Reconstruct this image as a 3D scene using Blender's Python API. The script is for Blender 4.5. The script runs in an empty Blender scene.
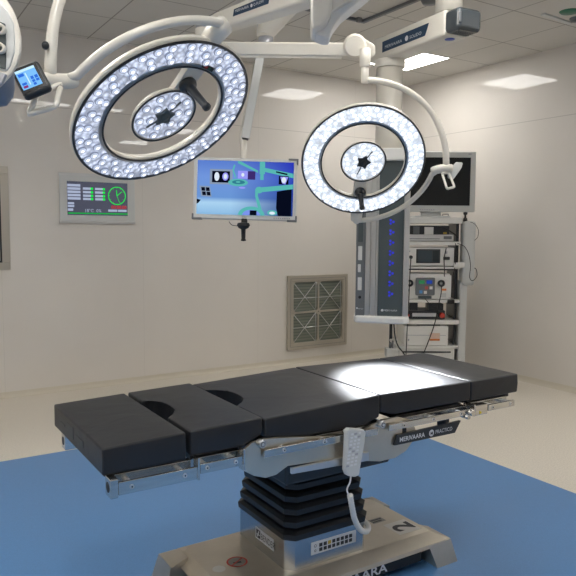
import bpy, bmesh, math, random
from mathutils import Vector, Matrix
from math import pi, sin, cos, radians
random.seed(7)
scn = bpy.context.scene
col = scn.collection

# ------------------------------------------------------------------ camera
F = 667.0
CH = 1.406
def vpdir(x, y):
    return Vector((x - 288, -(y - 288), -F)).normalized()
_X = vpdir(1345, 236); _Y = vpdir(-136, 226.5)
_Y = (_Y - _X * _X.dot(_Y)).normalized(); _Z = _X.cross(_Y)
R3 = Matrix((_X, _Y, _Z))                       # camera coords -> world coords
CAM = Vector((0, 0, CH))
cd = bpy.data.cameras.new('camera'); cam = bpy.data.objects.new('camera', cd); col.objects.link(cam)
cam.matrix_world = Matrix.Translation(CAM) @ R3.to_4x4()
cd.sensor_width = 36; cd.lens = F / 576 * 36; cd.clip_start = .05
scn.camera = cam
# ------------------------------------------------------------------ world, exposure
w = bpy.data.worlds.new('world'); scn.world = w; w.use_nodes = True
w.node_tree.nodes['Background'].inputs[0].default_value = (.8, .85, .9, 1)
w.node_tree.nodes['Background'].inputs[1].default_value = .05
vs = scn.view_settings
vs.view_transform = 'Standard'; vs.look = 'None'; vs.gamma = 1; vs.use_curve_mapping = False
vs.exposure = 0.68
LAMP = 11.0            # strength of the ceiling panels
BEAM2 = 1000; BEAM1 = 20

def at(px, py, d):
    return CAM + R3 @ (Vector(((px - 288) / F, -(py - 288) / F, -1)) * d)
def ray(px, py): return R3 @ Vector(((px - 288) / F, -(py - 288) / F, -1))
def ony(px, py, y): r = ray(px, py); return CAM + r * (y / r.y)
def onx(px, py, x): r = ray(px, py); return CAM + r * (x / r.x)
def onz(px, py, z): r = ray(px, py); return CAM + r * ((z - CH) / r.z)
def V(*a): return Vector(a)

# ------------------------------------------------------------------ materials
def lin(c):
    return tuple((x / 12.92 if x <= .04045 else ((x + .055) / 1.055) ** 2.4) for x in c)
def mat(name, c, rough=.5, metal=0, coat=0, coat_r=.05, spec=.5, emit=None, es=0, noise=0, nscale=30, bump=0, bscale=40, aniso=None):
    m = bpy.data.materials.new(name); m.use_nodes = True
    nt = m.node_tree; b = nt.nodes['Principled BSDF']
    b.inputs['Base Color'].default_value = (*c, 1)
    b.inputs['Roughness'].default_value = rough; b.inputs['Metallic'].default_value = metal
    b.inputs['Coat Weight'].default_value = coat; b.inputs['Coat Roughness'].default_value = coat_r
    b.inputs['Specular IOR Level'].default_value = spec
    if emit: b.inputs['Emission Color'].default_value = (*emit, 1); b.inputs['Emission Strength'].default_value = es
    tc = nt.nodes.new('ShaderNodeTexCoord')
    if noise:
        n = nt.nodes.new('ShaderNodeTexNoise'); n.inputs['Scale'].default_value = nscale; n.inputs['Detail'].default_value = 4
        mp = nt.nodes.new('ShaderNodeMapping')
        if aniso: mp.inputs['Scale'].default_value = aniso
        nt.links.new(tc.outputs['Object'], mp.inputs[0]); nt.links.new(mp.outputs[0], n.inputs[0])
        r = nt.nodes.new('ShaderNodeValToRGB')
        r.color_ramp.elements[0].position = .3; r.color_ramp.elements[1].position = .7
        r.color_ramp.elements[0].color = (*[x * (1 - noise) for x in c], 1)
        r.color_ramp.elements[1].color = (*[min(1, x * (1 + noise)) for x in c], 1)
        nt.links.new(n.outputs[0], r.inputs[0]); nt.links.new(r.outputs[0], b.inputs['Base Color'])
    if bump:
        n = nt.nodes.new('ShaderNodeTexNoise'); n.inputs['Scale'].default_value = bscale; n.inputs['Detail'].default_value = 5
        bu = nt.nodes.new('ShaderNodeBump'); bu.inputs['Strength'].default_value = bump; bu.inputs['Distance'].default_value = .01
        nt.links.new(tc.outputs['Object'], n.inputs[0]); nt.links.new(n.outputs[0], bu.inputs['Height']); nt.links.new(bu.outputs[0], b.inputs['Normal'])
    return m
def emat(name, c, s):
    m = bpy.data.materials.new(name); m.use_nodes = True; nt = m.node_tree
    nt.nodes.remove(nt.nodes['Principled BSDF']); e = nt.nodes.new('ShaderNodeEmission')
    e.inputs[0].default_value = (*c, 1); e.inputs[1].default_value = s
    nt.links.new(e.outputs[0], nt.nodes['Material Output'].inputs[0]); return m
def math_node(nt, op, a, b=None):
    n = nt.nodes.new('ShaderNodeMath'); n.operation = op
    for i, v in enumerate((a, b)):
        if v is None: continue
        if isinstance(v, (int, float)): n.inputs[i].default_value = v
        else: nt.links.new(v, n.inputs[i])
    return n.outputs[0]
def grid_mat(name, c, cl, rough, coat, lines, coat_r=.05, bump=0):
    """lines: list of (axis, origin, spacing or None, half width)"""
    m = mat(name, c, rough, coat=coat, coat_r=coat_r, bump=bump, bscale=1.5); nt = m.node_tree; b = nt.nodes['Principled BSDF']
    g = nt.nodes.new('ShaderNodeNewGeometry'); s = nt.nodes.new('ShaderNodeSeparateXYZ'); nt.links.new(g.outputs['Position'], s.inputs[0])
    tot = None
    for ax, o, sp, hw in lines:
        v = math_node(nt, 'SUBTRACT', s.outputs[ax], o)
        if sp:
            v = math_node(nt, 'PINGPONG', v, sp / 2) if False else math_node(nt, 'ABSOLUTE', math_node(nt, 'SUBTRACT', math_node(nt, 'FLOORED_MODULO', math_node(nt, 'ADD', v, sp / 2), sp), sp / 2))
        else: v = math_node(nt, 'ABSOLUTE', v)
        v = math_node(nt, 'LESS_THAN', v, hw)
        tot = v if tot is None else math_node(nt, 'MAXIMUM', tot, v)
    n = nt.nodes.new('ShaderNodeTexNoise'); n.inputs['Scale'].default_value = 1.2; n.inputs['Detail'].default_value = 5
    nt.links.new(g.outputs['Position'], n.inputs[0])
    rr = nt.nodes.new('ShaderNodeValToRGB'); rr.color_ramp.elements[0].position = .3; rr.color_ramp.elements[1].position = .7
    rr.color_ramp.elements[0].color = (*[x * .96 for x in c], 1); rr.color_ramp.elements[1].color = (*[x * 1.03 for x in c], 1)
    nt.links.new(n.outputs[0], rr.inputs[0])
    mx = nt.nodes.new('ShaderNodeMix'); mx.data_type = 'RGBA'
    nt.links.new(tot, mx.inputs[0]); nt.links.new(rr.outputs[0], mx.inputs[6]); mx.inputs[7].default_value = (*cl, 1)
    nt.links.new(mx.outputs[2], b.inputs['Base Color'])
    return m

M = {}
M['wall'] = grid_mat('glossy_wall_panel', (.74, .70, .65), (.55, .52, .48), .45, .55, [(2, 2.404, None, .003), (0, .93, 1.2, .0007)], coat_r=.0, bump=0)
M['wall'].node_tree.nodes['Principled BSDF'].inputs['Specular IOR Level'].default_value = .25
M['ceil'] = grid_mat('ceiling_tile', (.66, .635, .59), (.33, .31, .28), .8, 0, [(0, 4.66, .6, .005), (1, 5.16, .6, .005)])
M['floor'] = mat('speckled_vinyl', (.72, .665, .575), .35, noise=.14, nscale=110, coat=.2, coat_r=.3)
M['blue'] = mat('blue_vinyl', (.095, .25, .52), .4, noise=.07, nscale=220, coat=.2, coat_r=.3)
M['cove'] = mat('cove_vinyl', (.66, .61, .51), .5)
M['cream'] = mat('cream_enamel', (.80, .76, .68), .3, coat=.4)
M['white'] = mat('white_plastic', (.80, .79, .76), .35)
M['greyw'] = mat('light_grey_plastic', (.62, .63, .62), .35)
M['lilac'] = mat('grey_anodised', (.42, .43, .47), .35, metal=.3)
M['mgrey'] = mat('mid_grey_panel', (.16, .17, .18), .4)
M['dgrey'] = mat('slate_panel', (.075, .095, .10), .4)
M['dark'] = mat('dark_plastic', (.025, .028, .032), .35)
M['capm'] = mat('smoked_cap', (.05, .06, .068), .22, coat=.5)
M['black'] = mat('black_rubber', (.008, .009, .011), .5)
M['bellow'] = mat('bellows_rubber', (.012, .014, .018), .42)
M['steel'] = mat('brushed_steel', (.66, .64, .60), .24, metal=1, noise=.12, nscale=6, aniso=(1, 1, 14))
M['steelb'] = mat('base_steel', (.60, .54, .45), .36, metal=.85, noise=.10, nscale=5, bump=.03, bscale=14)
M['skirt'] = mat('column_steel', (.5, .52, .54), .25, metal=1, noise=.05, nscale=4)
M['alu'] = mat('satin_aluminium', (.66, .66, .66), .3, metal=.8)
M['vent'] = mat('vent_steel', (.56, .52, .45), .35, metal=.6)
M['navy'] = mat('navy_label', (.02, .05, .10), .4)
M['txt'] = mat('white_print', (.75, .76, .78), .5)
M['txtd'] = mat('dark_print', (.03, .03, .035), .5)
M['paper'] = mat('sticker_white', (.68, .70, .72), .5)
M['red'] = mat('red_print', (.6, .05, .03), .4)
M['orange'] = mat('orange_print', (.75, .22, .04), .4)
M['green'] = mat('green_plastic', (.02, .16, .09), .4)
M['bluep'] = mat('blue_plastic', (.05, .09, .42), .4)
M['bluem'] = mat('blue_gas_mark_glow', (.03, .04, .6), .4, emit=(.03, .04, .8), es=.22)  # glow added to the marks to brighten their blue; they are no lamps
M['dome'] = mat('blue_grey_dome', (.16, .21, .30), .3)
M['filter'] = None
M['lamp'] = emat('ceiling_panel_light', (1, .975, .93), LAMP)
def vinyl():
    m = mat('black_vinyl', (.0135, .0145, .0175), .42, spec=.5); nt = m.node_tree; b = nt.nodes['Principled BSDF']
    tc = nt.nodes.new('ShaderNodeTexCoord')
    n1 = nt.nodes.new('ShaderNodeTexNoise'); n1.inputs['Scale'].default_value = 5.5; n1.inputs['Detail'].default_value = 3; n1.inputs['Distortion'].default_value = 1.3
    n2 = nt.nodes.new('ShaderNodeTexNoise'); n2.inputs['Scale'].default_value = 260; n2.inputs['Detail'].default_value = 2
    ad = math_node(nt, 'ADD', n1.outputs[0], math_node(nt, 'MULTIPLY', n2.outputs[0], .02))
    bu = nt.nodes.new('ShaderNodeBump'); bu.inputs['Strength'].default_value = .14; bu.inputs['Distance'].default_value = .02
    nt.links.new(tc.outputs['Object'], n1.inputs[0]); nt.links.new(tc.outputs['Object'], n2.inputs[0])
    nt.links.new(ad, bu.inputs['Height']); nt.links.new(bu.outputs[0], b.inputs['Normal']); return m
M['vinyl'] = vinyl()
def pleats():
    m = mat('pleated_filter', (.12, .13, .115), .6); nt = m.node_tree; b = nt.nodes['Principled BSDF']
    g = nt.nodes.new('ShaderNodeNewGeometry'); s = nt.nodes.new('ShaderNodeSeparateXYZ'); nt.links.new(g.outputs['Position'], s.inputs[0])
    v = math_node(nt, 'FLOORED_MODULO', s.outputs[2], .032); v = math_node(nt, 'LESS_THAN', v, .012)
    mx = nt.nodes.new('ShaderNodeMix'); mx.data_type = 'RGBA'; nt.links.new(v, mx.inputs[0])
    mx.inputs[6].default_value = (.21, .22, .185, 1); mx.inputs[7].default_value = (.13, .16, .13, 1)
    nt.links.new(mx.outputs[2], b.inputs['Base Color']); return m
M['filter'] = pleats()
def clear():
    m = bpy.data.materials.new('clear_cover'); m.use_nodes = True; nt = m.node_tree; nt.nodes.remove(nt.nodes['Principled BSDF'])
    t = nt.nodes.new('ShaderNodeBsdfTransparent'); g = nt.nodes.new('ShaderNodeBsdfGlossy'); g.inputs['Roughness'].default_value = .05
    f = nt.nodes.new('ShaderNodeFresnel'); f.inputs[0].default_value = 1.35; x = nt.nodes.new('ShaderNodeMixShader')
    nt.links.new(f.outputs[0], x.inputs[0]); nt.links.new(t.outputs[0], x.inputs[1]); nt.links.new(g.outputs[0], x.inputs[2])
    nt.links.new(x.outputs[0], nt.nodes['Material Output'].inputs[0]); return m
M['clear'] = clear()
def optic(name, c, s0, s1, scale):
    """faceted LED optic plate: gives off light unevenly through its moulded facets"""
    m = mat(name, (.55, .57, .62), .18, metal=.6); nt = m.node_tree; b = nt.nodes['Principled BSDF']
    tc = nt.nodes.new('ShaderNodeTexCoord'); v = nt.nodes.new('ShaderNodeTexVoronoi'); v.inputs['Scale'].default_value = scale
    nt.links.new(tc.outputs['Object'], v.inputs[0])
    r = nt.nodes.new('ShaderNodeMapRange'); r.inputs[1].default_value = 0; r.inputs[2].default_value = .7; r.inputs[3].default_value = s1; r.inputs[4].default_value = s0
    nt.links.new(v.outputs['Distance'], r.inputs[0])
    b.inputs['Emission Color'].default_value = (*c, 1); nt.links.new(r.outputs[0], b.inputs['Emission Strength'])
    bu = nt.nodes.new('ShaderNodeBump'); bu.inputs['Strength'].default_value = .8; bu.inputs['Distance'].default_value = .01
    nt.links.new(v.outputs['Distance'], bu.inputs['Height']); nt.links.new(bu.outputs[0], b.inputs['Normal']); return m
M['optic1'] = optic('optic_plate_dim', (.76, .82, 1), .20, .78, 55)
M['optic2'] = optic('optic_plate_bright', (.86, .92, 1), .36, .95, 45)
M['led1'] = emat('led_dim', (.86, .91, 1), 1.3)
M['led2'] = emat('led_bright', (.92, .95, 1), 2.4)
M['glow1'] = mat('lens_glow_dim', (.5, .53, .6), .1, metal=.5, emit=(.74, .81, 1), es=.42)
M['glow2'] = mat('lens_glow_bright', (.5, .53, .6), .1, metal=.5, emit=(.86, .92, 1), es=.75)
M['cup1'] = mat('lens_cup_dim', (.42, .45, .52), .08, metal=.7, emit=(.7, .77, 1), es=.10)
M['cup2'] = mat('lens_cup_bright', (.5, .53, .6), .1, metal=.6, emit=(.75, .84, 1), es=.30)

# ------------------------------------------------------------------ mesh helpers
class MB:
    def __init__(s): s.bm = bmesh.new()
    def _add(s, verts, faces, mi=0, smooth=False):
        vs_ = [s.bm.verts.new(v) for v in verts]; out = []
        for f in faces:
            try: fa = s.bm.faces.new([vs_[i] for i in f])
            except ValueError: continue
            fa.material_index = mi; fa.smooth = smooth; out.append(fa)
        return vs_, out
    def box(s, lo, hi, bev=0, mi=0, mtx=None, seg=2):
        t = bmesh.new(); bmesh.ops.create_cube(t, size=1)
        lo = Vector(lo); hi = Vector(hi); c = (lo + hi) / 2; d = hi - lo
        for v in t.verts: v.co = Vector((v.co.x * d.x, v.co.y * d.y, v.co.z * d.z)) + c
        if bev: bmesh.ops.bevel(t, geom=t.edges[:], offset=min(bev, min(abs(x) for x in d) * .49), segments=seg, affect='EDGES', profile=.5)
        return s.merge(t, mi, mtx, smooth=False)
    def merge(s, t, mi=0, mtx=None, smooth=False, keep=False):
        t.verts.ensure_lookup_table(); mp = {}
        for v in t.verts: mp[v] = s.bm.verts.new(mtx @ v.co if mtx else v.co)
        for f in t.faces:
            try: g = s.bm.faces.new([mp[v] for v in f.verts])
            except ValueError: continue
            g.material_index = f.material_index if keep else mi; g.smooth = smooth
        t.free(); return s
    def tube(s, pts, r, seg=12, mi=0, caps=True):
        pts = [Vector(p) for p in pts]; n = len(pts); rs = r if isinstance(r, (list, tuple)) else [r] * n
        tan = [(pts[min(i + 1, n - 1)] - pts[max(i - 1, 0)]).normalized() for i in range(n)]
        up = Vector((0, 0, 1)) if abs(tan[0].z) < .9 else Vector((1, 0, 0))
        a = tan[0].cross(up).normalized(); rings = []
        for i in range(n):
            a = (a - tan[i] * a.dot(tan[i])).normalized(); b = tan[i].cross(a)
            rings.append([s.bm.verts.new(pts[i] + (a * cos(2 * pi * k / seg) + b * sin(2 * pi * k / seg)) * rs[i]) for k in range(seg)])
        for i in range(n - 1):
            for k in range(seg):
                f = s.bm.faces.new((rings[i][k], rings[i][(k + 1) % seg], rings[i + 1][(k + 1) % seg], rings[i + 1][k])); f.smooth = True; f.material_index = mi
        if caps:
            for rr in (rings[0][::-1], rings[-1]):
                f = s.bm.faces.new(rr); f.material_index = mi
        return s
    def cyl(s, a, b, r, seg=24, mi=0, bev=.0):
        a = Vector(a); b = Vector(b)
        if bev:
            d = (b - a).normalized()
            return s.tube([a, a + d * .0001, a + d * bev, b - d * bev, b - d * .0001, b], [r - bev, r - bev, r, r, r - bev, r - bev], seg, mi)
        return s.tube([a, b], r, seg, mi)
    def lathe(s, prof, mtx=None, seg=48, mi=0, closed=False, smooth=True):
        rings = []
        for (r, z) in prof:
            if r < 1e-6: rings.append([s.bm.verts.new((mtx or Matrix()) @ Vector((0, 0, z)))])
            else: rings.append([s.bm.verts.new((mtx or Matrix()) @ Vector((r * cos(2 * pi * k / seg), r * sin(2 * pi * k / seg), z))) for k in range(seg)])
        pr = list(zip(rings, rings[1:])) + ([(rings[-1], rings[0])] if closed else [])
        for A, B in pr:
            for k in range(seg):
                k2 = (k + 1) % seg
                if len(A) == 1 and len(B) == 1: continue
                vs_ = (A[0], B[k2], B[k]) if len(A) == 1 else ((A[k], A[k2], B[0]) if len(B) == 1 else (A[k], A[k2], B[k2], B[k]))
                f = s.bm.faces.new(vs_); f.smooth = smooth; f.material_index = mi
        return s
    def prism(s, poly, ext, bev=0, mi=0, seg=2, mtx=None):
        """poly: list of 3D points (planar), ext: vector"""
        t = bmesh.new(); ext = Vector(ext)
        a = [t.verts.new(p) for p in poly]; b = [t.verts.new(Vector(p) + ext) for p in poly]; n = len(poly)
        t.faces.new(a[::-1]); t.faces.new(b)
        for i in range(n): t.faces.new((a[i], a[(i + 1) % n], b[(i + 1) % n], b[i]))
        bmesh.ops.recalc_face_normals(t, faces=t.faces[:])
        if bev: bmesh.ops.bevel(t, geom=t.edges[:], offset=bev, segments=seg, affect='EDGES', profile=.5)
        return s.merge(t, mi, mtx)
    def poly(s, pts, mi=0):
        s._add([Vector(p) for p in pts], [list(range(len(pts)))], mi); return s
    def text(s, body, org, xd, yd, size, thick=.0006, mi=0, align='LEFT', bold=0):
        cu = bpy.data.curves.new('t', 'FONT'); cu.body = body; cu.size = 1; cu.extrude = 0; cu.align_x = align; cu.offset = bold
        cu.resolution_u = 3
        ob = bpy.data.objects.new('t', cu); col.objects.link(ob)
        dg = bpy.context.evaluated_depsgraph_get(); me = bpy.data.meshes.new_from_object(ob.evaluated_get(dg))
        bpy.data.objects.remove(ob); bpy.data.curves.remove(cu)
        xd = Vector(xd).normalized(); yd = Vector(yd).normalized(); zd = xd.cross(yd)
        sx, sy = size if isinstance(size, tuple) else (size, size)
        mt = Matrix.Translation(Vector(org) + zd * thick) @ Matrix((xd * sx, yd * sy, zd)).transposed().to_4x4()
        t = bmesh.new(); t.from_mesh(me); bpy.data.meshes.remove(me); return s.merge(t, mi, mt)
W = {}
NOSPLIT = {'lettering', 'display', 'screen', 'bezel_marks', 'keypad', 'key_panel', 'maker_sticker', 'no_step_sticker', 'number_sticker', 'rating_label', 'care_label',
           'trim_1', 'opening_panel', 'lens_cluster', 'arm_label', 'boom_label', 'socket_panel', 'window_1', 'window_gasket', 'label_sticker', 'seam', 'control_strip', 'light_source'}
def islands(bm):
    bm.verts.ensure_lookup_table(); bm.verts.index_update(); seen = set(); isl = []
    for v in bm.verts:
        if v.index in seen: continue
        st = [v]; seen.add(v.index); cur = []
        while st:
            a = st.pop(); cur.append(a)
            for e in a.link_edges:
                b = e.other_vert(a)
                if b.index not in seen: seen.add(b.index); st.append(b)
        isl.append(cur)
    bb = [([min(v.co[i] for v in c) - .0015 for i in range(3)], [max(v.co[i] for v in c) + .0015 for i in range(3)]) for c in isl]
    par = list(range(len(isl)))
    def find(i):
        while par[i] != i: i = par[i]
        return i
    for i in range(len(isl)):
        for j in range(i):
            if all(bb[i][0][k] <= bb[j][1][k] and bb[j][0][k] <= bb[i][1][k] for k in range(3)): par[find(i)] = find(j)
    gr = {}
    for i in range(len(isl)): gr.setdefault(find(i), []).extend(v.index for v in isl[i])
    return list(gr.values())
def obj(name, mb, mats, parent=None, local=False, recalc=True):
    bm = mb.bm
    if parent is not None and name not in NOSPLIT:
        gs = islands(bm)
        if len(gs) > 1:
            out = None
            for g in gs:
                keep = set(g); c = bm.copy(); c.verts.ensure_lookup_table()
                bmesh.ops.delete(c, geom=[v for v in c.verts if v.index not in keep], context='VERTS')
                m2 = MB(); m2.bm.free(); m2.bm = c; o = obj1(name, m2, mats, parent, local, recalc); out = out or o
            bm.free(); return out
    return obj1(name, mb, mats, parent, local, recalc)
def obj1(name, mb, mats, parent=None, local=False, recalc=True):
    bm = mb.bm
    if recalc: bmesh.ops.recalc_face_normals(bm, faces=bm.faces[:])
    if parent is not None and not local: bmesh.ops.transform(bm, matrix=W[parent].inverted(), verts=bm.verts[:])
    me = bpy.data.meshes.new(name); bm.to_mesh(me); bm.free()
    for m in (mats if isinstance(mats, (list, tuple)) else [mats]): me.materials.append(M[m] if isinstance(m, str) else m)
    o = bpy.data.objects.new(name, me); col.objects.link(o)
    if parent is not None: o.parent = parent; W[o] = W[parent]
    else: W[o] = Matrix()
    return o
def tag(o, label=None, cat=None, group=None, kind=None):
    for k, v in (('label', label), ('category', cat), ('group', group), ('kind', kind)):
        if v: o[k] = v
    return o
def thing(name, label, cat, mtx, group=None):
    o = bpy.data.objects.new(name, None); col.objects.link(o); o.empty_display_size = .1
    if isinstance(mtx, Vector): mtx = Matrix.Translation(mtx)
    o.matrix_world = mtx; W[o] = mtx.copy(); return tag(o, label, cat, group)
def frame(o, x, y=None, z=None):
    """matrix from origin and two axes"""
    x = Vector(x).normalized()
    if z is not None: z = Vector(z); z = (z - x * x.dot(z)).normalized(); y = z.cross(x)
    else: y = Vector(y); y = (y - x * x.dot(y)).normalized(); z = x.cross(y)
    m = Matrix((x, y, z)).transposed().to_4x4(); m.translation = Vector(o); return m
def struct(name, mb, mats): return tag(obj(name, mb, mats), kind='structure')
def smooth_path(pts, n=8):
    pts = [Vector(p) for p in pts]; P = [pts[0]] + pts + [pts[-1]]; out = []
    for i in range(1, len(P) - 2):
        for k in range(n):
            t = k / n; a, b, c, d = P[i - 1], P[i], P[i + 1], P[i + 2]
            out.append(.5 * ((2 * b) + (c - a) * t + (2 * a - 5 * b + 4 * c - d) * t * t + (3 * b - a - 3 * c + d) * t ** 3))
    return out + [pts[-1]]

# ================================================================== the room
XR, YB, H, XL, YF = 5.18, 5.82, 3.0, -2.4, -2.6
struct('floor', MB().box((XL - .1, YF - .1, -.1), (XR + .1, YB + .1, 0)), 'floor')
struct('ceiling', MB().box((XL - .1, YF - .1, H), (XR + .1, YB + .1, H + .1)), 'ceil')
struct('wall_back', MB().box((XL - .1, YB, 0), (XR + .1, YB + .1, H)), 'wall')
struct('wall_right', MB().box((XR, YF - .1, 0), (XR + .1, YB, H)), 'wall')
struct('wall_left', MB().box((XL - .1, YF - .1, 0), (XL, YB, H)), 'wall')
struct('wall_front', MB().box((XL, YF - .1, 0), (XR, YF, H)), 'wall')
def cove(a, b, nrm):
    m = MB(); a = Vector(a); b = Vector(b); nrm = Vector(nrm); r = .03
    prof = [(0, .05), (.003, .05), (.003, r)] + [(r - (r - .003) * cos(t), r - r * sin(t)) for t in (.3, .6, .9, 1.2, 1.5)] + [(r, 0), (0, 0)]
    return m.prism([a + nrm * p + V(0, 0, q) for p, q in prof], b - a)
struct('baseboard_back', cove((XL, YB, 0), (XR, YB, 0), (0, -1, 0)), 'cove')
struct('baseboard_right', cove((XR, YF, 0), (XR, YB, 0), (-1, 0, 0)), 'cove')
fl = MB(); fl.box((-1.2, -2.2, -.001), (3.17, 4.22, .002)); struct('floor_inset', fl, 'blue')
# rail frame of the clean air ceiling field
tr = MB()
for lo, hi in (((.7, 4.12), (3.30, 4.145)), ((3.275, 1.5), (3.30, 4.12)), ((.7, 1.5), (.725, 4.12)), ((.725, 1.5), (3.275, 1.525))):
    tr.box((*lo, H - .022), (*hi, H + .001))
tr.box((3.20, 4.09, H - .035), (3.24, 4.12, H), .004)
struct('trim_1', tr, 'mgrey')

def ceiling_light(x0, y0, x1, y1, label, group=None):
    t = thing('ceiling_light', label, 'ceiling light', V((x0 + x1) / 2, (y0 + y1) / 2, H), group)
    f = MB()
    for lo, hi in (((x0, y0), (x1, y0 + .012)), ((x0, y1 - .012), (x1, y1)), ((x0, y0 + .012), (x0 + .012, y1 - .012)), ((x1 - .012, y0 + .012), (x1, y1 - .012))):
        f.box((*lo, H - .006), (*hi, H + .001))
    obj('frame', f, 'white', t)
    obj('diffuser', MB().box((x0 + .012, y0 + .012, H - .004), (x1 - .012, y1 - .012, H + .001)), 'lamp', t)
ceiling_light(4.06, 4.56, 4.66, 5.16, 'square white glowing panel light set in the ceiling beside the long boom arm')
ceiling_light(1.6, 2.47, 3.05, 2.72, 'long narrow glowing panel light in the ceiling above the operating table')
for i, (x, y) in enumerate(((4.36, 1.26), (4.36, -.54), (.16, 3.06), (.16, 1.26), (.16, -.54), (-1.64, 3.06), (-1.64, .66))):  # unseen panels added to light the room, placed clear of the wall reflections
    ceiling_light(x - .3, y - .3, x + .3, y + .3, 'square glowing ceiling panel added out of view to light the room, behind or beside the camera', 'added ceiling panels outside the view')

# ================================================================== operating table
T = thing('operating_table', 'black padded operating table on a black bellows column with a steel base plate', 'operating table', V(1.47, 2.2, 0))
YN, YFAR = 1.90, 2.49
def pad(x0, x1, ztop, ztop2, notch=None, cl=0, cr=0, th=.082, name='mattress_pad'):
    zb = ztop - th; slope = (ztop2 - ztop) / (x1 - x0)
    t = bmesh.new(); out = []
    out += [(x0, YN), (x1, YN), (x1, YFAR), (x0, YFAR)]
    if notch:
        cy, hw, dp = notch
        for k in range(13):
            a = pi / 2 - pi * k / 12
            out.append((x0 + dp * max(0, cos(a)) ** .8, cy + hw * sin(a)))
    lo = [t.verts.new((x, y, zb)) for x, y in out]; hi = [t.verts.new((x, y, ztop)) for x, y in out]; n = len(out)
    t.faces.new(lo[::-1]); t.faces.new(hi)
    for i in range(n): t.faces.new((lo[i], lo[(i + 1) % n], hi[(i + 1) % n], hi[i]))
    bmesh.ops.bevel(t, geom=[e for e in t.edges if abs(e.verts[0].co.z - e.verts[1].co.z) < 1e-5 or (notch is None or abs(e.verts[0].co.y - YN) < .01 or abs(e.verts[0].co.y - YFAR) < .01)], offset=.007, segments=3, affect='EDGES', profile=.6, clamp_overlap=True)
    cuts = [c for c in ((x0 + .07) if cl else None, (x1 - .07) if cr else None) if c]
    for k in range(1, 12): cuts.append(x0 + (x1 - x0) * k / 12)
    for c in cuts: bmesh.ops.bisect_plane(t, geom=t.verts[:] + t.edges[:] + t.faces[:], plane_co=(c, 0, 0), plane_no=(1, 0, 0))
    for k in range(1, 10): bmesh.ops.bisect_plane(t, geom=t.verts[:] + t.edges[:] + t.faces[:], plane_co=(0, YN + (YFAR - YN) * k / 10, 0), plane_no=(0, 1, 0))
    bmesh.ops.bisect_plane(t, geom=t.verts[:] + t.edges[:] + t.faces[:], plane_co=(0, 0, (zb + ztop) / 2), plane_no=(0, 0, 1))
    for v in t.verts:
        x, y, z = v.co; mid = (zb + ztop) / 2; q = (z - zb) / (ztop - zb)
        if z < mid - .001:
            if cl and x < x0 + .07: v.co.z += cl * (x0 + .07 - x) / .07
            if cr and x > x1 - .07: v.co.z += cr * (x - x1 + .07) / .07
        if z > mid + .001:
            cx = (x - x0) / (x1 - x0); cyy = (y - YN) / (YFAR - YN)
            v.co.z += .004 * sin(pi * min(1, max(0, cx))) * sin(pi * min(1, max(0, cyy))) + slope * (x - x0)
        if y < YN + .1 and y > YN - .01 and abs(y - YN) < .012: v.co.y += .004 * sin(pi * q) * -1
    mb = MB(); mb.merge(t, smooth=False)
    o = obj(name, mb, 'vinyl', T)
    for p in o.data.polygons: p.use_smooth = True
    md = o.modifiers.new('w', 'WEIGHTED_NORMAL'); md.keep_sharp = False
    return o
p1 = pad(.562, .828, .760, .768)
pad(.842, 1.104, .769, .775, (2.21, .125, .06), cr=.03)
pad(1.114, 1.616, .768, .786, (2.235, .13, .075), cl=.025, cr=.02, th=.088)
pad(1.619, 2.106, .787, .779, cl=.02, th=.088)
pad(2.109, 2.405, .779, .779)
lt = MB(); px = .5602
lt.box((px, 2.33, .716), (px + .002, 2.39, .722)); lt.box((px, 2.22, .700), (px + .002, 2.30, .742)); lt.box((px, 2.10, .706), (px + .002, 2.19, .728))
sl = obj('care_label', lt, mat('faded_print', (.05, .055, .055), .5), p1)
# boards and side frames
fr = MB()
for x0, x1, z in ((.575, .825, .676), (.855, 1.03, .676), (1.18, 1.60, .672), (1.73, 2.09, .676), (2.12, 2.385, .686)):
    fr.box((x0, YN + .03, z - .012), (x1, YFAR - .03, z + .006), .002)
obj('support_board', fr, 'dark', T)
def both(y0, y1): return ((y0, y1), (2 * 2.195 - y1, 2 * 2.195 - y0))
sf = MB()
for x0, x1, z0, z1 in ((.60, .85, .655, .672), (.86, 1.03, .655, .674), (1.12, 1.60, .660, .672), (1.64, 2.10, .662, .676), (2.11, 2.35, .662, .684)):
    for ya, yb in both(YN + .012, YN + .04): sf.box((x0, ya, z0 - .015), (x1, yb, z1), .002)
sf.box((.615, 1.93, .64), (.64, 2.46, .665), .002)
obj('side_frame', sf, 'steel', T)
rails = [(.600, .850, .622, .662), (.862, 1.012, .636, .668), (1.095, 1.585, .646, .672), (1.640, 2.095, .650, .674), (2.185, 2.350, .650, .676)]
for x0, x1, z0, z1 in rails:
    for side, (ya, yb) in enumerate(both(1.868, 1.878)):
        r_ = MB().box((x0, ya, z0), (x1, yb, z1), .0015)
        o = obj('side_rail', r_, 'steel', T)
        s_ = MB(); n = 3 if x1 - x0 > .3 else 2
        for k in range(n):
            xx = x0 + (x1 - x0) * (.16 + .68 * k / (n - 1)); zz = (z0 + z1) / 2
            if side == 0:
                s_.cyl((xx, ya - .002, zz), (xx, ya + .001, zz), .007, 16); s_.cyl((xx, ya - .0025, zz), (xx, ya, zz), .003, 6, 1)
            s_.cyl((xx, min(ya, yb) if side else yb - .001, zz + .004), (xx, (2.195 * 2 - 1.92) if side else 1.92, zz + .004), .009, 12)
        obj('rail_screw', s_, ['alu', 'dark'], o)
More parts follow.
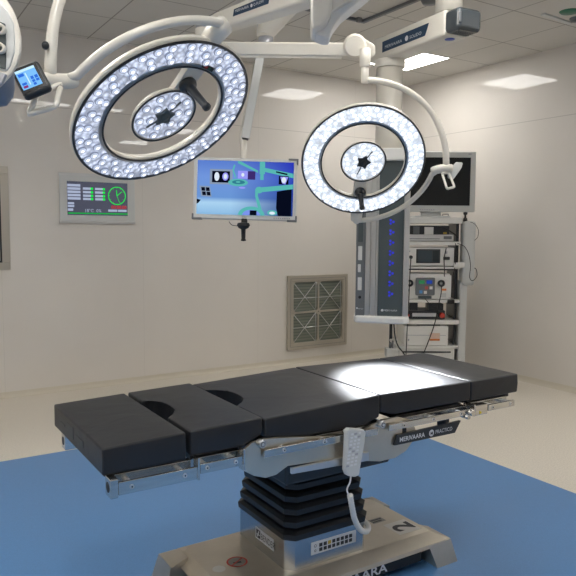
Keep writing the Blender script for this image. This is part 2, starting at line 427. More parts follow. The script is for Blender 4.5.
for ya, yb in both(1.866, 1.92):
    far = ya > 2; fx = .594 if far else .575; zo = -.03 if far else 0
    b_ = MB(); b_.box((fx, ya, .615 + zo), (fx + (.055 if far else .024), yb, .675), .004)
    c_ = (ya + yb) / 2; b_.cyl((fx - .0005, c_, .645 + zo), (fx + .001, c_, .645 + zo), .016, 20, 1)
    obj('end_bracket', b_, ['steel', 'black'], T)
for x in (.856, 1.018, 2.10):
    b_ = MB()
    for ya, yb in both(1.866, 1.9): b_.box((x - .003, ya, .618 if x < 2 else .64), (x + .004, yb, .690), .001)
    obj('rail_stop', b_, 'steel', T)
b_ = MB(); b_.box((2.105, 1.868, .64), (2.18, 1.9, .683), .003); b_.cyl((2.135, 1.8655, .652), (2.135, 1.869, .652), .008, 3, 1)
b_.cyl((2.075, 1.85, .66), (2.075, 1.9, .66), .012, 16); b_.cyl((2.055, 1.855, .645), (2.055, 1.9, .645), .009, 16)
obj('joint_block', b_, ['steel', mat('yellow_mark', (.7, .55, .03), .5)], T)
# pivot plates
def plate_poly(pix, y): return [ony(a, b, y) for a, b in pix]
pA = [(239, 463), (244, 471), (254, 476), (266, 478), (276, 475), (288, 466), (316, 462), (340, 458), (352, 455), (352, 437), (340, 436), (300, 437), (276, 438), (262, 439), (252, 443), (244, 450)]
pB = [(358, 457), (365, 461), (380, 461.5), (395, 458), (406, 451), (413, 441), (416, 430), (412, 420), (398, 417), (384, 420), (372, 425), (362, 432), (357, 440), (355, 450)]
for nm_, pp in (('a', pA), ('b', pB)):
    for far in (0, 1):
        pts = plate_poly(pp, 1.885)
        y0 = 1.885 if not far else 2.195 * 2 - 1.897
        pts = [V(p.x, y0, p.z) for p in pts]
        m_ = MB().prism(pts, (0, .012, 0), .0015)
        obj('pivot_plate', m_, mat('plate_steel', (.66, .60, .50), .3, metal=.9, noise=.06, nscale=5), T)
bolts = [(261, 443.5, .014), (381, 424, .014)]
for a, b, r in bolts:
    p = ony(a, b, 1.875); m_ = MB()
    m_.cyl((p.x, 1.862, p.z), (p.x, 1.89, p.z), r, 24, 0, .002); m_.cyl((p.x, 1.8605, p.z), (p.x, 1.8625, p.z), r * .62, 20, 1); m_.cyl((p.x, 1.8595, p.z), (p.x, 1.8612, p.z), r * .4, 16, 0)
    obj('pivot_bolt', m_, ['alu', 'mgrey'], T)
m_ = MB(); a = ony(289, 467, 1.89); b = ony(366, 452, 1.89)
m_.prism([V(a.x, 1.872, a.z), V(b.x, 1.872, b.z + .004), V(b.x, 1.872, b.z - .028), V(a.x, 1.872, a.z - .020)], (0, .012, 0), .001)
obj('lower_strip', m_, 'alu', T)
m_ = MB(); m_.box((1.22, 1.93, .50), (1.70, 2.46, .655), .01); m_.box((1.10, 1.97, .56), (1.22, 2.42, .655), .01)
obj('saddle', m_, 'dark', T)
m_ = MB(); m_.box((1.55, 1.90, .60), (1.62, 1.925, .655), .004); m_.box((1.745, 1.93, .59), (2.10, 1.965, .668), .003); m_.box((1.745, 2.425, .59), (2.10, 2.46, .668), .003)
# name plate
npz = [V(1.672, 1.872, .588), V(1.994, 1.872, .586), V(2.027, 1.872, .632), V(1.686, 1.872, .626)]
n_ = MB().prism(npz, (0, .012, 0), .001); m_.bm.free()
npo = obj('name_plate', n_, 'dark', T)
t_ = MB()
t_.text('MERIVAARA', (1.694, 1.8712, .5985), (1, 0, 0), (0, 0, 1), (.0245, .025), bold=.02)
t_.text('PRACTICO', (1.882, 1.8712, .6005), (1, 0, 0), (0, 0, 1), (.0195, .022))
t_.lathe([(0, 0), (.0135, 0)], frame((1.862, 1.8710, .607), (1, 0, 0), (0, 0, 1)), 20)
t_.text('M', (1.862, 1.8706, .600), (1, 0, 0), (0, 0, 1), .018, mi=1, align='CENTER', bold=.03)
obj('lettering', t_, ['txt', 'txtd'], npo)
obj('plate_hanger', MB().box((1.72, 1.883, .60), (1.74, 1.93, .668)).box((1.95, 1.883, .60), (1.97, 1.93, .668)), 'dark', T)
for x in (1.76, 2.05): pass
hg = MB(); hg.box((1.62, 1.93, .58), (1.76, 1.965, .655), .003); obj('bracket_arm', hg, 'steelb', T)
# column bellows
def octo(x0, x1, y0, y1, ch, z): return [V(x0 + ch, y0, z), V(x1 - ch, y0, z), V(x1, y0 + ch, z), V(x1, y1 - ch, z), V(x1 - ch, y1, z), V(x0 + ch, y1, z), V(x0, y1 - ch, z), V(x0, y0 + ch, z)]
cx0, cx1, cy0, cy1 = 1.283, 1.668, 2.010, 2.420
bl = MB(); z = .246; prof = []
for k in range(6):
    i = .006 * k
    prof += [(i - .006, z), (i - .008, z + .022), (i + .004, z + .030), (i + .022, z + .036), (i + .022, z + .044)]; z += .046
rings = [octo(cx0 + i, cx1 - i, cy0 + i, cy1 - i, .035, zz) for i, zz in prof]
vr = [[bl.bm.verts.new(p) for p in r] for r in rings]
for A, B in zip(vr, vr[1:]):
    for k in range(8): bl.bm.faces.new((A[k], A[(k + 1) % 8], B[(k + 1) % 8], B[k]))
bl.bm.faces.new(vr[-1]); bl.bm.faces.new(vr[0][::-1])
obj('bellows', bl, 'bellow', T)
sk = MB().prism(octo(cx0, cx1, cy0, cy1, .032, .120), (0, 0, .128), .002); sko = obj('column_skirt', sk, 'skirt', T)
s_ = MB(); s_.box((cx0 - .0012, 2.115, .168), (cx0 + .001, 2.255, .214)); s_.text('BENDER', (cx0 - .0014, 2.212, .178), (0, -1, 0), (0, 0, 1), (.029, .036), mi=1)
s_.box((cx0 - .0016, 2.217, .174), (cx0, 2.249, .208), mi=1)
s_.prism([V(cx0 - .0018, 2.243, .178), V(cx0 - .0018, 2.236, .178), V(cx0 - .0018, 2.224, .204), V(cx0 - .0018, 2.231, .204)], (.001, 0, 0)); s_.box((cx0 - .0018, 2.220, .186), (cx0, 2.246, .190))
obj('maker_sticker', s_, ['paper', 'txtd'], sko)
s_ = MB(); s_.box((1.385, cy0 - .0012, .170), (1.600, cy0 + .001, .219))
for r in range(2):
    for c in range(8): s_.box((1.422 + c * .0205, cy0 - .0018, .177 + r * .018), (1.437 + c * .0205, cy0, .191 + r * .018), mi=2 if (r, c) == (1, 2) else 1)
s_.lathe([(.004, 0), (.006, 0)], frame((1.404, cy0 - .0014, .203), (1, 0, 0), (0, 0, 1)), 14, 1); s_.lathe([(.003, 0), (.005, 0)], frame((1.404, cy0 - .0014, .184), (1, 0, 0), (0, 0, 1)), 14, 1)
obj('key_panel', s_, ['paper', 'txtd', mat('amber_key', (.55, .38, .05), .5)], sko)
# base plate
bz = .128
bp = MB()
yA, yB = 1.992, 2.405
top = [(1.03, yA), (1.99, yA), (1.99, yB - .03), (1.965, yB), (1.055, yB), (1.03, yB - .03)]
mid = [(1.0, 1.935), (2.02, 1.935), (2.02, 2.43), (1.99, 2.455), (1.03, 2.455), (1.0, 2.43)]
va = [bp.bm.verts.new((x, y, bz)) for x, y in top]; vb = [bp.bm.verts.new((x, y, .103)) for x, y in mid]
vc = [bp.bm.verts.new((x + (.012 if x > 1.5 else -.012), y + (-.004 if y < 2.2 else .004), .088)) for x, y in mid]
bp.bm.faces.new(va)
for A, B in ((va, vb), (vb, vc)):
    for k in range(6): bp.bm.faces.new((A[k], A[(k + 1) % 6], B[(k + 1) % 6], B[k]))
bp.bm.faces.new(vc[::-1])
bpo = obj('base_plate', bp, 'steelb', T)
# four feet: folded steel flaps reaching the floor
for sx in (0, 1):
    for sy in (0, 1):
        def q(x, y, z): return V(x if sx else 3.0 - x, y if not sy else 2.195 * 2 - y, z)
        f_ = MB(); a = [q(1.925, 1.933, .100), q(2.052, 1.933, .100), q(2.052, 2.06, .100), q(1.925, 2.06, .100)]
        b = [q(1.962, 1.915, 0), q(2.078, 1.915, 0), q(2.078, 2.075, 0), q(1.962, 2.075, 0)]
        A = [f_.bm.verts.new(p) for p in a]; B = [f_.bm.verts.new(p) for p in b]
        for k in range(4): f_.bm.faces.new((A[k], A[(k + 1) % 4], B[(k + 1) % 4], B[k]))
        f_.bm.faces.new(A); f_.bm.faces.new(B)
        w_ = [q(1.985, 1.990, .1278), q(2.052, 1.938, .102), q(2.052, 2.07, .102), q(1.985, 2.07, .1278), q(1.985, 1.934, .102), q(1.985, 2.07, .100)]
        wv = [f_.bm.verts.new(p) for p in w_]
        for fc in ((0, 1, 2, 3), (0, 4, 1), (3, 2, 5), (4, 5, 2, 1)): f_.bm.faces.new([wv[i] for i in fc])
        obj('foot', f_, 'steelb', T)
ub = MB().box((1.08, 1.985, .02), (1.93, 2.40, .095), .004); ubo = obj('underbody', ub, 'black', T)
l_ = MB(); l_.box((1.10, 1.95, .035), (1.90, 1.99, .090), .002); lo_ = obj('logo_band', l_, 'black', T)
l_ = MB(); l_.text('MERIVAARA', (1.35, 1.949, .044), (1, 0, 0), (0, 0, 1), (.068, .05), bold=.02); obj('lettering', l_, 'txt', lo_)
# stickers on the base plate
s_ = MB(); c = onz(237, 562, bz); mt = frame((c.x, c.y, bz + .0006), (1, 0, 0), (0, 1, 0))
s_.lathe([(.0, 0), (.038, 0)], mt, 32, 0); mt2 = frame((c.x, c.y, bz + .0012), (1, 0, 0), (0, 1, 0)); s_.lathe([(.034, 0), (.041, 0)], mt2, 32, 1)
mt3 = mt2 @ Matrix.Rotation(.5, 4, 'Z'); s_.box((-.037, -.003, 0), (.037, .003, .0004), mi=1, mtx=mt3); s_.box((-.012, -.015, -.0002), (.0, .016, .0002), mi=2, mtx=mt3 @ Matrix.Rotation(.9, 4, 'Z'))
obj('no_step_sticker', s_, [mat('sticker_clear', (.33, .30, .26), .5), 'red', 'txtd'], bpo)
c = onz(219, 569, bz); s_ = MB().lathe([(0, 0), (.025, 0)], frame((c.x, c.y, bz + .0006), (1, 0, 0), (0, 1, 0)), 28); obj('round_sticker', s_, mat('worn_sticker', (.66, .65, .61), .5), bpo)
s_ = MB(); q0, q1, q2, q3 = [onz(a, b, bz) for a, b in ((388, 530), (404, 520), (420, 526), (403, 536))]
c = onz(402, 527, bz)
mt = frame((c.x, c.y, bz + .0007), (0, 1, 0), (-1, 0, 0))
s_.box((-.055, -.06, -.0004), (.055, .06, 0), mtx=mt); s_.text('2', mt @ V(0, -.048, 0), (0, 1, 0), (-1, 0, 0), (.135, .135), mi=1, align='CENTER', bold=.03)
obj('number_sticker', s_, [mat('sticker_grey', (.66, .64, .60), .5), 'txtd'], bpo)
c = onz(377, 520.5, bz); s_ = MB(); mt = frame((c.x, c.y, bz + .0006), (1, 0, 0), (0, 1, 0)); s_.box((-.035, -.02, -.0004), (.035, .02, 0), mtx=mt)
s_.box((-.03, -.012, 0), (.02, -.004, .0003), mi=1, mtx=mt); s_.box((-.03, .004, 0), (.028, .012, .0003), mi=1, mtx=mt); obj('rating_label', s_, [mat('label_grey', (.25, .25, .23), .5), 'txtd'], bpo)

# hand control
hp = [ony(a, b, 1.845) for a, b in ((344, 470), (346, 430), (348, 428), (362, 429), (364, 432), (357, 474), (353, 476), (346, 475))]
HC = thing('hand_control', 'light grey hand control with button rows hanging from the near side rail', 'remote control', hp[1].copy())
h_ = MB().prism([V(p.x, 1.832, p.z) for p in hp], (0, .026, 0), .003); obj('body', h_, 'greyw', HC)
k_ = MB(); xc = (hp[0].x + hp[5].x) / 2
for r in range(10):
    for c in range(3):
        z = .565 + r * .0125; x = 1.408 + .017 * c + (z - .55) * .16
        k_.box((x, 1.8305, z), (x + .012, 1.833, z + .007), .001, mi=(c + r) % 5 == 0)
obj('keypad', k_, ['txt', 'lilac'], HC)
obj('hook', MB().box((1.435, 1.857, .655), (1.47, 1.8675, .69), .002).box((1.435, 1.862, .674), (1.47, 1.886, .686), .002), 'greyw', HC)
cab = smooth_path([ony(351, 474, 1.845), ony(350, 482, 1.845), ony(347, 490, 1.85), ony(350, 497, 1.85)])
obj('thin_cable', MB().tube(cab, .0032, 8), 'white', HC)
cab = smooth_path([ony(350, 495, 1.85), ony(352, 507, 1.86), ony(355, 520, 1.88), ony(361, 530, 1.93), ony(367, 531, 1.96), ony(367, 524, 2.02), V(1.66, 2.12, .24)], 14)
cc = MB(); rr = [.0105 + .0012 * sin(i * 2.1) for i in range(len(cab))]; cc.tube(cab, rr, 12); obj('coiled_cable', cc, 'white', HC)

# ================================================================== surgical lights
def basis(C, n, s):
    n = Vector(n).normalized(); u = n.cross(V(0, 0, 1)).normalized(); v = u.cross(n)
    return frame(C, u * s, v * s)
C2P = at(363.42, 162.1, 3.778)
mL1 = basis((.963, 2.39, 1.822), (.204, -.591, -.781), 1)
mL2 = basis((C2P.x, C2P.y, C2P.z), (-.407, -.693, -.595), -1)

def led_lens(parent, x, y, r, k, rot):
    m = MB(); mt = Matrix.Translation((x, y, 0))
    m.lathe([(r, .003), (r, -.002), (r * .90, -.0045), (r * .82, -.004)], mt, 18, 0)
    m.lathe([(r * .82, -.004), (r * .50, -.0062)], mt, 18, 1)
    m.lathe([(r * .50, -.0062), (r * .42, -.0066)], mt, 14, 0)
    m.lathe([(r * .42, -.0066), (0, -.008)], mt, 12, 2)
    return obj('led_lens', m, ['cup' + k, 'glow' + k, 'led' + k], parent, local=True)
def copy_lens(src, parent, x, y, rz):
    c = src.copy(); col.objects.link(c); c.parent = parent; W[c] = W[parent]
    c.location = (x, y, 0); c.rotation_euler = (0, 0, rz); return c

def surgical_light(mtx, k, label, hr, rv):
    S = thing('surgical_light', label, 'surgical light', mtx, 'surgical lights')
    C = mtx.translation
    hs = MB().lathe([(.244, .004), (.343, .004), (.350, .0), (.354, .012), (.350, .030), (.322, .046), (.262, .046), (.238, .030), (.233, .012), (.238, .0)], None, 96, closed=True)
    ring = obj('lamp_ring', hs, 'cream', S, local=True)
    g = MB(); 
    for r0, rm in ((.3465, .0052), (.2395, .0042)):
        g.lathe([(r0 + rm * cos(a), -.001 + rm * sin(a)) for a in [2 * pi * i / 8 for i in range(8)]], None, 96, closed=True)
    obj('gasket', g, 'dark', ring, local=True)
    obj('optic_plate', MB().lathe([(.243, .002), (.344, .002)], None, 96), 'optic' + k, ring, local=True)
    obj('clear_cover', MB().lathe([(.243, -.011), (.344, -.011)], None, 96), 'clear', ring, local=True)
    first = None
    for rad, n, r, off in ((.3255, 34, .0165, 0), (.2965, 26, .0165, .09), (.2705, 24, .0155, .02)):
        for i in range(n):
            a = 2 * pi * i / n + off + random.uniform(-.035, .035); x, y = rad * cos(a), rad * sin(a)
            if first is None:
                first = led_lens(ring, 0, 0, .0172, k, 0); first.location = (x, y, 0)
            else: copy_lens(first, ring, x, y, a)
    obj('inner_bevel', MB().lathe([(.2435, .001), (.2435, -.003), (.2555, .0015)], None, 96), 'alu', ring, local=True)
    # module marks
    mk = MB()
    for i in range(12):
        a = 2 * pi * i / 12 + .16; mt = Matrix.Rotation(a, 4, 'Z')
        mk.box((.338, -.004, -.0005), (.343, .004, .0035), mtx=mt); 
        if i % 2: mk.box((.2435, -.006, -.001), (.2475, .006, .0035), mtx=mt)
    obj('mounting_clip', mk, 'dark', ring, local=True)
    # centre disc
    ds = obj('centre_disc', MB().lathe([(0, .034), (.09, .034), (.122, .022), (.131, .010), (.130, 0), (.124, -.002), (.118, .003), (0, .003)], None, 64), 'cream', S, local=True)
    obj('gasket', MB().lathe([(.1265 + .004 * cos(a), -.001 + .004 * sin(a)) for a in [2 * pi * i / 8 for i in range(8)]], None, 64, closed=True), 'dark', ds, local=True)
    obj('optic_plate', MB().lathe([(.0, .0025), (.124, .0025)], None, 48), 'optic' + k, ds, local=True)
    for rad, n, off in ((.056, 6, .5), (.099, 10, .2)):
        for i in range(n):
            a = 2 * pi * i / n + off; copy_lens(first, ds, rad * cos(a), rad * sin(a), a)
    st = MB(); pts = []
    for i in range(10):
        a = 2 * pi * i / 10; rr = .044 if i % 2 == 0 else .027; pts.append(V(rr * cos(a), rr * sin(a), -.007))
    st.prism(pts, (0, 0, .012)); st.lathe([(0, -.012), (.016, -.011), (.019, -.006)], None, 20)
    st.box((.03, -.0025, -.003), (.085, .0025, .002), mtx=Matrix.Rotation(1.9, 4, 'Z')); st.box((.03, -.0025, -.003), (.08, .0025, .002), mtx=Matrix.Rotation(-1.0, 4, 'Z'))
    obj('hub', st, 'dgrey' if k == '1' else 'dark', ds, local=True)
    # spoke and handle
    obj('spoke', MB().prism([V(-.034, .10, .004), V(.034, .10, .004), V(.040, .245, .004), V(-.040, .245, .004)], (0, 0, .026), .003), 'cream', S, local=True)
    h = MB(); mt = Matrix.Translation((0.0, hr, 0))
    h.lathe([(0, .004), (.032, .003), (.034, -.006), (.030, -.016), (.020, -.020), (.019, -.028)], mt, 28)
    h.lathe([(.0185, -.026), (.0155, -.05), (.0135, -.12), (.0155, -.128), (.0155, -.138), (0, -.142)], mt @ Matrix.Rotation(.15, 4, 'X'), 20)
    obj('handle', h, 'dark', S, local=True)
    # yoke in the ring plane
    yk = [V(.418 * cos(a), .418 * sin(a), .018) for a in [radians(8 + 82 * i / 20) for i in range(21)]]
    yk = [V(.455, .045, .018)] + yk[1:]
    y_ = MB().tube(yk, .0155, 14)
    obj('yoke', y_, 'cream', S, local=True)
    kn = MB(); kn.tube([V(0, .30, .035), V(0, .36, .034), V(0, .418, .019), V(-.006, .43, .019)], [.030, .037, .034, .020], 16); obj('knuckle', kn, 'cream', S, local=True)
    # side joint
    J = mtx @ V(.455, .05, .018); rad = (J - C); 
    up = V(0, 0, 1)
    jt = MB(); jt.tube([mtx @ V(.400, .064, .018), mtx @ V(.412, .062, .018), J, mtx @ V(.50, .045, .018), mtx @ V(.52, .043, .018)], [.018, .023, .025, .025, .02], 18)
    obj('side_joint', jt, 'cream', S)
    A0 = mtx @ V(.485, .047, .018); r0 = A0 - C
    arc = [C + r0 * cos(t) * (1 if t > .2 else 1) + up * rv * sin(t) for t in [radians(90 * i / 24) for i in range(25)]]
    # slightly squarer than a circle, as the cast tube is
    arc = []
    for i in range(25):
        t = radians(90 * i / 24); c_, s_2 = cos(t) ** .9, sin(t) ** .9
        arc.append(C + Vector((r0.x * c_, r0.y * c_, r0.z * max(0, 1 - s_2) + rv * s_2)))
    ar = MB().tube(arc, [.019 - .002 * sin(pi * i / 24) for i in range(25)], 16)
    top = arc[-1]
    obj('curved_arm', ar, 'cream', S)
    return S, C, J, top, ring

S1, C1, J1, T1, ring1 = surgical_light(mL1, '1', 'large surgical light with the tilted ring, nearest the camera at upper left', .162, .60)
S2, C2, J2, T2, ring2 = surgical_light(mL2, '2', 'brighter surgical light with blown white ring hanging before the equipment tower', .202, .455)
# ring 1 control strip (green and red marks)
c_ = MB(); mt = Matrix.Rotation(radians(98), 4, 'Z')
c_.box((.2435, -.030, -.002), (.262, .030, .003), mtx=mt, mi=0); c_.box((.248, -.020, -.003), (.258, -.004, .0), mtx=mt, mi=1); c_.box((.248, .002, -.003), (.258, .012, .0), mtx=mt, mi=2)
obj('control_strip', c_, ['dark', 'red', 'green'], ring1, local=True)

def tablet(S, p00, p10, p01, th, label_screen, off=.0):
    """slab from three front corners: top left, top right, bottom left"""
    x = (p10 - p00); y = (p01 - p00); n = x.cross(y).normalized()
    mt = frame(p00, x, y); w_, h_ = x.length, y.dot(mt.to_3x3() @ V(0, 1, 0))
    m = MB().box((0, 0, 0), (w_, h_, th), .012, mtx=mt, seg=3)
    o = obj('control_tablet', m, 'dark', S)
    return o, mt, w_, h_
# screen on light 1
dT = (R3.transposed() @ (J1 - CAM)).z * -1
tl, tr_, bl_ = at(9.5, 69, dT - .11), at(37, 58.5, dT - .09), at(26, 97, dT - .13)
o, mt, w_, h_ = tablet(S1, tl, tr_, bl_, .03, '')
# outward normal sign check: the face nearer the camera carries the display
zf = -.0006 if (mt.to_3x3() @ V(0, 0, 1)).dot(CAM - tl) < 0 else .0306
MS = {'bg': emat('display_pale_blue', (.22, .55, 1), .62), 'w': emat('display_white', (.55, .8, 1), .72), 'b': emat('display_blue', (.03, .16, .75), .6), 'bez': mat('display_bezel', (.01, .01, .012), .2), 'r': emat('display_maroon', (.2, .03, .15), .8)}
sc = MB(); sgn = -1 if zf < 0 else 1
def dr(x0, y0, x1, y1, mi, lay): sc.poly([mt @ V(a * w_, b * h_, zf + sgn * lay * .0004) for a, b in ((x0, y0), (x1, y0), (x1, y1), (x0, y1))], mi)
dr(.02, .07, .88, .90, 3, 0); dr(.09, .16, .78, .80, 0, 1); dr(.09, .16, .78, .24, 1, 2)
for x0, y0, x1, y1, mi in ((.14, .28, .34, .38, 2), (.14, .58, .3, .66, 2), (.14, .68, .3, .76, 4), (.50, .46, .60, .56, 2), (.64, .46, .75, .56, 2), (.5, .58, .6, .66, 2), (.64, .58, .75, .66, 2), (.5, .68, .6, .76, 2), (.38, .3, .42, .7, 1)): dr(x0, y0, x1, y1, mi, 2)
obj('display', sc, [MS['bg'], MS['w'], MS['b'], MS['bez'], MS['r']], o, recalc=False)
obj('tablet_mount', MB().tube([(tl + tr_ + bl_ + bl_ + tr_ - tl) / 4 + V(.01, .02, .0), J1 + V(-.03, 0, .0), J1], [.018, .02, .024], 14), 'cream', S1)
def loop_handle(S, pts, r):
    P_ = []; n = len(pts)
    for i in range(n):
        a, b, c = pts[i - 1], pts[i], pts[(i + 1) % n]
        P_ += [b.lerp(a, .14), b.lerp(b.lerp(a, .14).lerp(b.lerp(c, .14), .5), .4), b.lerp(c, .14)]
    P_.append(P_[0].copy()); obj('grip_handle', MB().tube(P_, r, 12), 'cream', S)
dj = dT
loop_handle(S1, [at(61, 84, dj - .02), at(37, 95, dj - .06), at(28, 114.5, dj - .08), at(56, 106, dj - .04)], .0092)
dj2 = (R3.transposed() @ (J2 - CAM)).z * -1
loop_handle(S2, [at(442, 173, dj2 - .02), at(449, 173, dj2 - .0), at(454.5, 187, dj2 - .04), at(447, 189, dj2 - .06)], .007)
m = MB(); q = [at(447.5, 171, dj2 + .01), at(456, 162, dj2 + .03), at(462.5, 163, dj2 + .04), at(461.5, 168, dj2 + .03), at(453, 180, dj2 + .0), at(447.5, 178, dj2)]
nrm = -ray(455, 170).normalized(); n0 = (q[1] - q[0]).cross(q[4] - q[0]).normalized()
q = [p - n0 * (p - q[0]).dot(n0) for p in q]
m.prism(q, ray(455, 170).normalized() * .12, .006); obj('control_tablet', m, 'greyw', S2)
obj('tablet_mount', MB().tube([J2, at(449, 172, dj2 + .03)], .014, 12), 'cream', S2)

# drop pipes, spring arms of light 2 ; coordinates are real positions
z_arm = at(355, 46, 3.85).z
E2 = V(T2.x, T2.y, z_arm)
o = MB(); o.cyl(T2 - V(0, 0, .02), V(T2.x, T2.y, T2.z + .075), .022, 20, bev=.004); o.cyl(V(T2.x, T2.y, T2.z + .07), V(T2.x, T2.y, z_arm - .05), .031, 24, bev=.003)
obj('drop_pipe', o, 'cream', S2)
hA = at(354.5, 46, 3.80); hB = at(205, 44.5, 3.84)
ax = (hB - hA).normalized(); side = ray(300, 45).normalized()
upv = ax.cross(side).normalized(); upv = upv if upv.z > 0 else -upv; side = upv.cross(ax).normalized()
fm = frame(hA, ax, upv); L_ = (hB - hA).length
jh = MB(); jh.cyl(fm @ V(0, 0, -.058), fm @ V(0, 0, .058), .066, 36, bev=.012)
jh.prism([fm @ V(a, b, -.048) for a, b in ((.0, .066), (-.045, .045), (-.115, .005), (-.118, -.045), (-.10, -.062), (-.03, -.060), (0, -.066))], (fm.to_3x3() @ V(0, 0, .096)), .010)
obj('spring_joint', jh, 'cream', S2)
sa = MB(); sa.box((.03, -.055, -.038), (L_ + .02, .017, .038), .009, mtx=fm, seg=3)
obj('spring_arm', sa, 'cream', S2)
obj('arm_inlay', MB().box((.07, -.070, -.030), (L_ - .02, -.053, .030), .004, mtx=fm), 'cream', S2)
pv = at(204, 44, 3.86)
o = MB(); o.cyl((pv.x, pv.y, pv.z - .07), (pv.x, pv.y, pv.z + .085), .052, 24, bev=.006); obj('pivot_housing', o, 'cream', S2)
o = MB(); o.cyl((pv.x, pv.y, pv.z + .085), (pv.x, pv.y, pv.z + .13), .046, 24); obj('pivot_sleeve', o, 'lilac', S2)
# extension arm with the label, over to a ceiling tube
hC = at(214, 25.5, 3.84); hD = at(351, -24, 3.1); hD.z = hC.z
ax = (hD - hC).normalized(); fm = frame(hC, ax, V(0, 0, 1)); 
if (fm.to_3x3() @ V(0, 0, 1)).dot(CAM - hC) < 0: fz = -1
else: fz = 1
L_ = (hD - hC).length
ex = MB(); ex.prism([fm @ V(a, b, -.055) for a, b in ((.0, -.02), (.015, -.04), (.15, -.050), (L_ + .1, -.070), (L_ + .1, .070), (.10, .045), (.015, .036), (.0, .02))], fm.to_3x3() @ V(0, 0, .11), .012)
exo = obj('extension_arm', ex, 'cream', S2)
o = MB(); o.prism([fm @ V(a, b, fz * .0555) for a, b in ((.25, .022), (.54, .030), (.525, -.012), (.24, -.014))], fm.to_3x3() @ V(0, 0, fz * .0016))
xo = fm.to_3x3() @ V(1, 0, 0) ; yo = V(0, 0, 1)
if xo.cross(yo).dot(CAM - hC) < 0: xo = -xo; to = .52
else: to = .26
o.text('MERIVAARA', fm @ V(to, .002, fz * .0575), xo, yo, (.021, .020), mi=1); o.text('Q-FLOW', fm @ V(to + (.15 if to < .5 else -.15), .002, fz * .0575), xo, yo, (.021, .020), mi=1)
o.lathe([(0, 0), (.009, 0)], frame(fm @ V(to + (.135 if to < .5 else -.135), .008, fz * .0578), xo, yo), 16, 1)
obj('arm_label', o, ['navy', 'txt'], exo, recalc=False)
o = MB(); o.cyl((hD.x, hD.y, hD.z - .09), (hD.x, hD.y, H), .075, 28); obj('ceiling_tube', o, 'cream', S2)

# light 1: drop pipe and arm out of the frame, up to its own ceiling tube
o = MB(); o.cyl(T1 - V(0, 0, .02), T1 + V(0, 0, .16), .022, 20); o.cyl(T1 + V(0, 0, .12), T1 + V(0, 0, .24), .05, 24, bev=.006)
obj('drop_pipe', o, 'cream', S1)
o = MB(); a = T1 + V(0, 0, .2); b = V(.75, 1.55, a.z + .05); fm = frame(a, b - a, V(0, 0, 1)); o.box((-.05, -.045, -.04), ((b - a).length + .05, .045, .04), .01, mtx=fm); obj('spring_arm', o, 'cream', S1)
o = MB(); o.cyl((b.x, b.y, b.z - .09), (b.x, b.y, H), .07, 28); obj('ceiling_tube', o, 'cream', S1)
dp = at(45.5, 46.5, dT - .045); obj('cover_plug', MB().lathe([(0, 0), (.011, 0), (.011, .02), (0, .02)], frame(dp, ray(43, 46).cross(V(0, 0, 1)), V(0, 0, 1)), 16), 'dark', S1)
for S, C, B_, tgt, ang in ((S1, C1, BEAM1, None, 26), (S2, C2, BEAM2, V(1.88, 2.07, .78), 20.5)):
    ld = bpy.data.lights.new('beam', 'SPOT'); ld.energy = B_; ld.color = (.93, .96, 1); ld.spot_size = radians(ang); ld.spot_blend = .75; ld.shadow_soft_size = .10
    lo = bpy.data.objects.new('beam', ld); col.objects.link(lo); lo.parent = S
    mt = W[S]; n = -(mt.to_3x3() @ V(0, 0, 1)); src = C + n * .03
    d = (tgt - src) if tgt else n
    lm = d.to_track_quat('-Z', 'Y').to_matrix().to_4x4(); lm.translation = src
    lo.matrix_local = mt.inverted() @ lm

# ================================================================== ceiling pendant with long boom
PX = at(389.5, 80, 4.6); PXc = V(PX.x, PX.y, 0)
PE = onz(467, 20, at(389, 50.5, 4.6).z); 
BZ = at(389, 50.5, 4.6).z
P_ = thing('supply_pendant', 'tall ceiling pendant with grey socket panels and blue marks, hung from the labelled boom', 'medical pendant', V(PX.x, PX.y, H))
a = V(PX.x, PX.y, BZ); b = V(PE.x, PE.y, BZ); ax = (b - a).normalized(); fm = frame(a, ax, V(0, 0, 1)); L_ = (b - a).length - .075
bo = MB(); bo.prism([fm @ V(x, y, -.085) for x, y in ((-.16, -.05), (-.12, -.075), (L_ - .02, -.075), (L_ - .02, .075), (-.12, .075), (-.16, .05))], fm.to_3x3() @ V(0, 0, .17), .014, seg=3)
boo = obj('boom', bo, 'cream', P_)
o = MB(); o.box((L_ - .020, -.070, -.088), (L_ + .11, .062, .094), .028, mtx=fm, seg=4); o.box((L_ + .10, -.03, .075), (L_ + .112, .03, .09), .003, mtx=fm, mi=1); obj('boom_end_cap', o, ['capm', 'mgrey'], P_)
fz = 1 if (fm.to_3x3() @ V(0, 0, 1)).dot(CAM - a) > 0 else -1
xo = fm.to_3x3() @ V(1, 0, 0); yo = V(0, 0, 1); rev = xo.cross(yo).dot(CAM - a) < 0
o = MB(); o.prism([fm @ V(x, y, fz * .0855) for x, y in ((.03, -.036), (.475, -.034), (.51, .034), (.03, .034))], fm.to_3x3() @ V(0, 0, fz * .002))
if rev: xo = -xo
t0 = .47 if rev else .06; sg = -1 if rev else 1
o.text('MERIVAARA', fm @ V(t0, -.018, fz * .088), xo, yo, (.035, .028), mi=1); o.lathe([(0, 0), (.017, 0)], frame(fm @ V(t0 + sg * .235, -.006, fz * .0885), xo, yo), 18, 1); o.text('SOLIDO', fm @ V(t0 + sg * .265, -.018, fz * .088), xo, yo, (.033, .028), mi=1)
obj('boom_label', o, ['navy', 'txt'], boo, recalc=False)
o = MB().lathe([(0, 0), (.030, 0), (.030, .004)], frame(fm @ V(L_ - .07, -.078, 0), (1, 0, 0), (0, 1, 0)), 24); obj('indicator_lamp', o, 'bluep', boo)
o = MB(); s_ = a.lerp(b, (L_ - .085) / (b - a).length); o.cyl((s_.x, s_.y, BZ + .08), (s_.x, s_.y, H), .082, 32); obj('ceiling_tube', o, 'cream', P_)
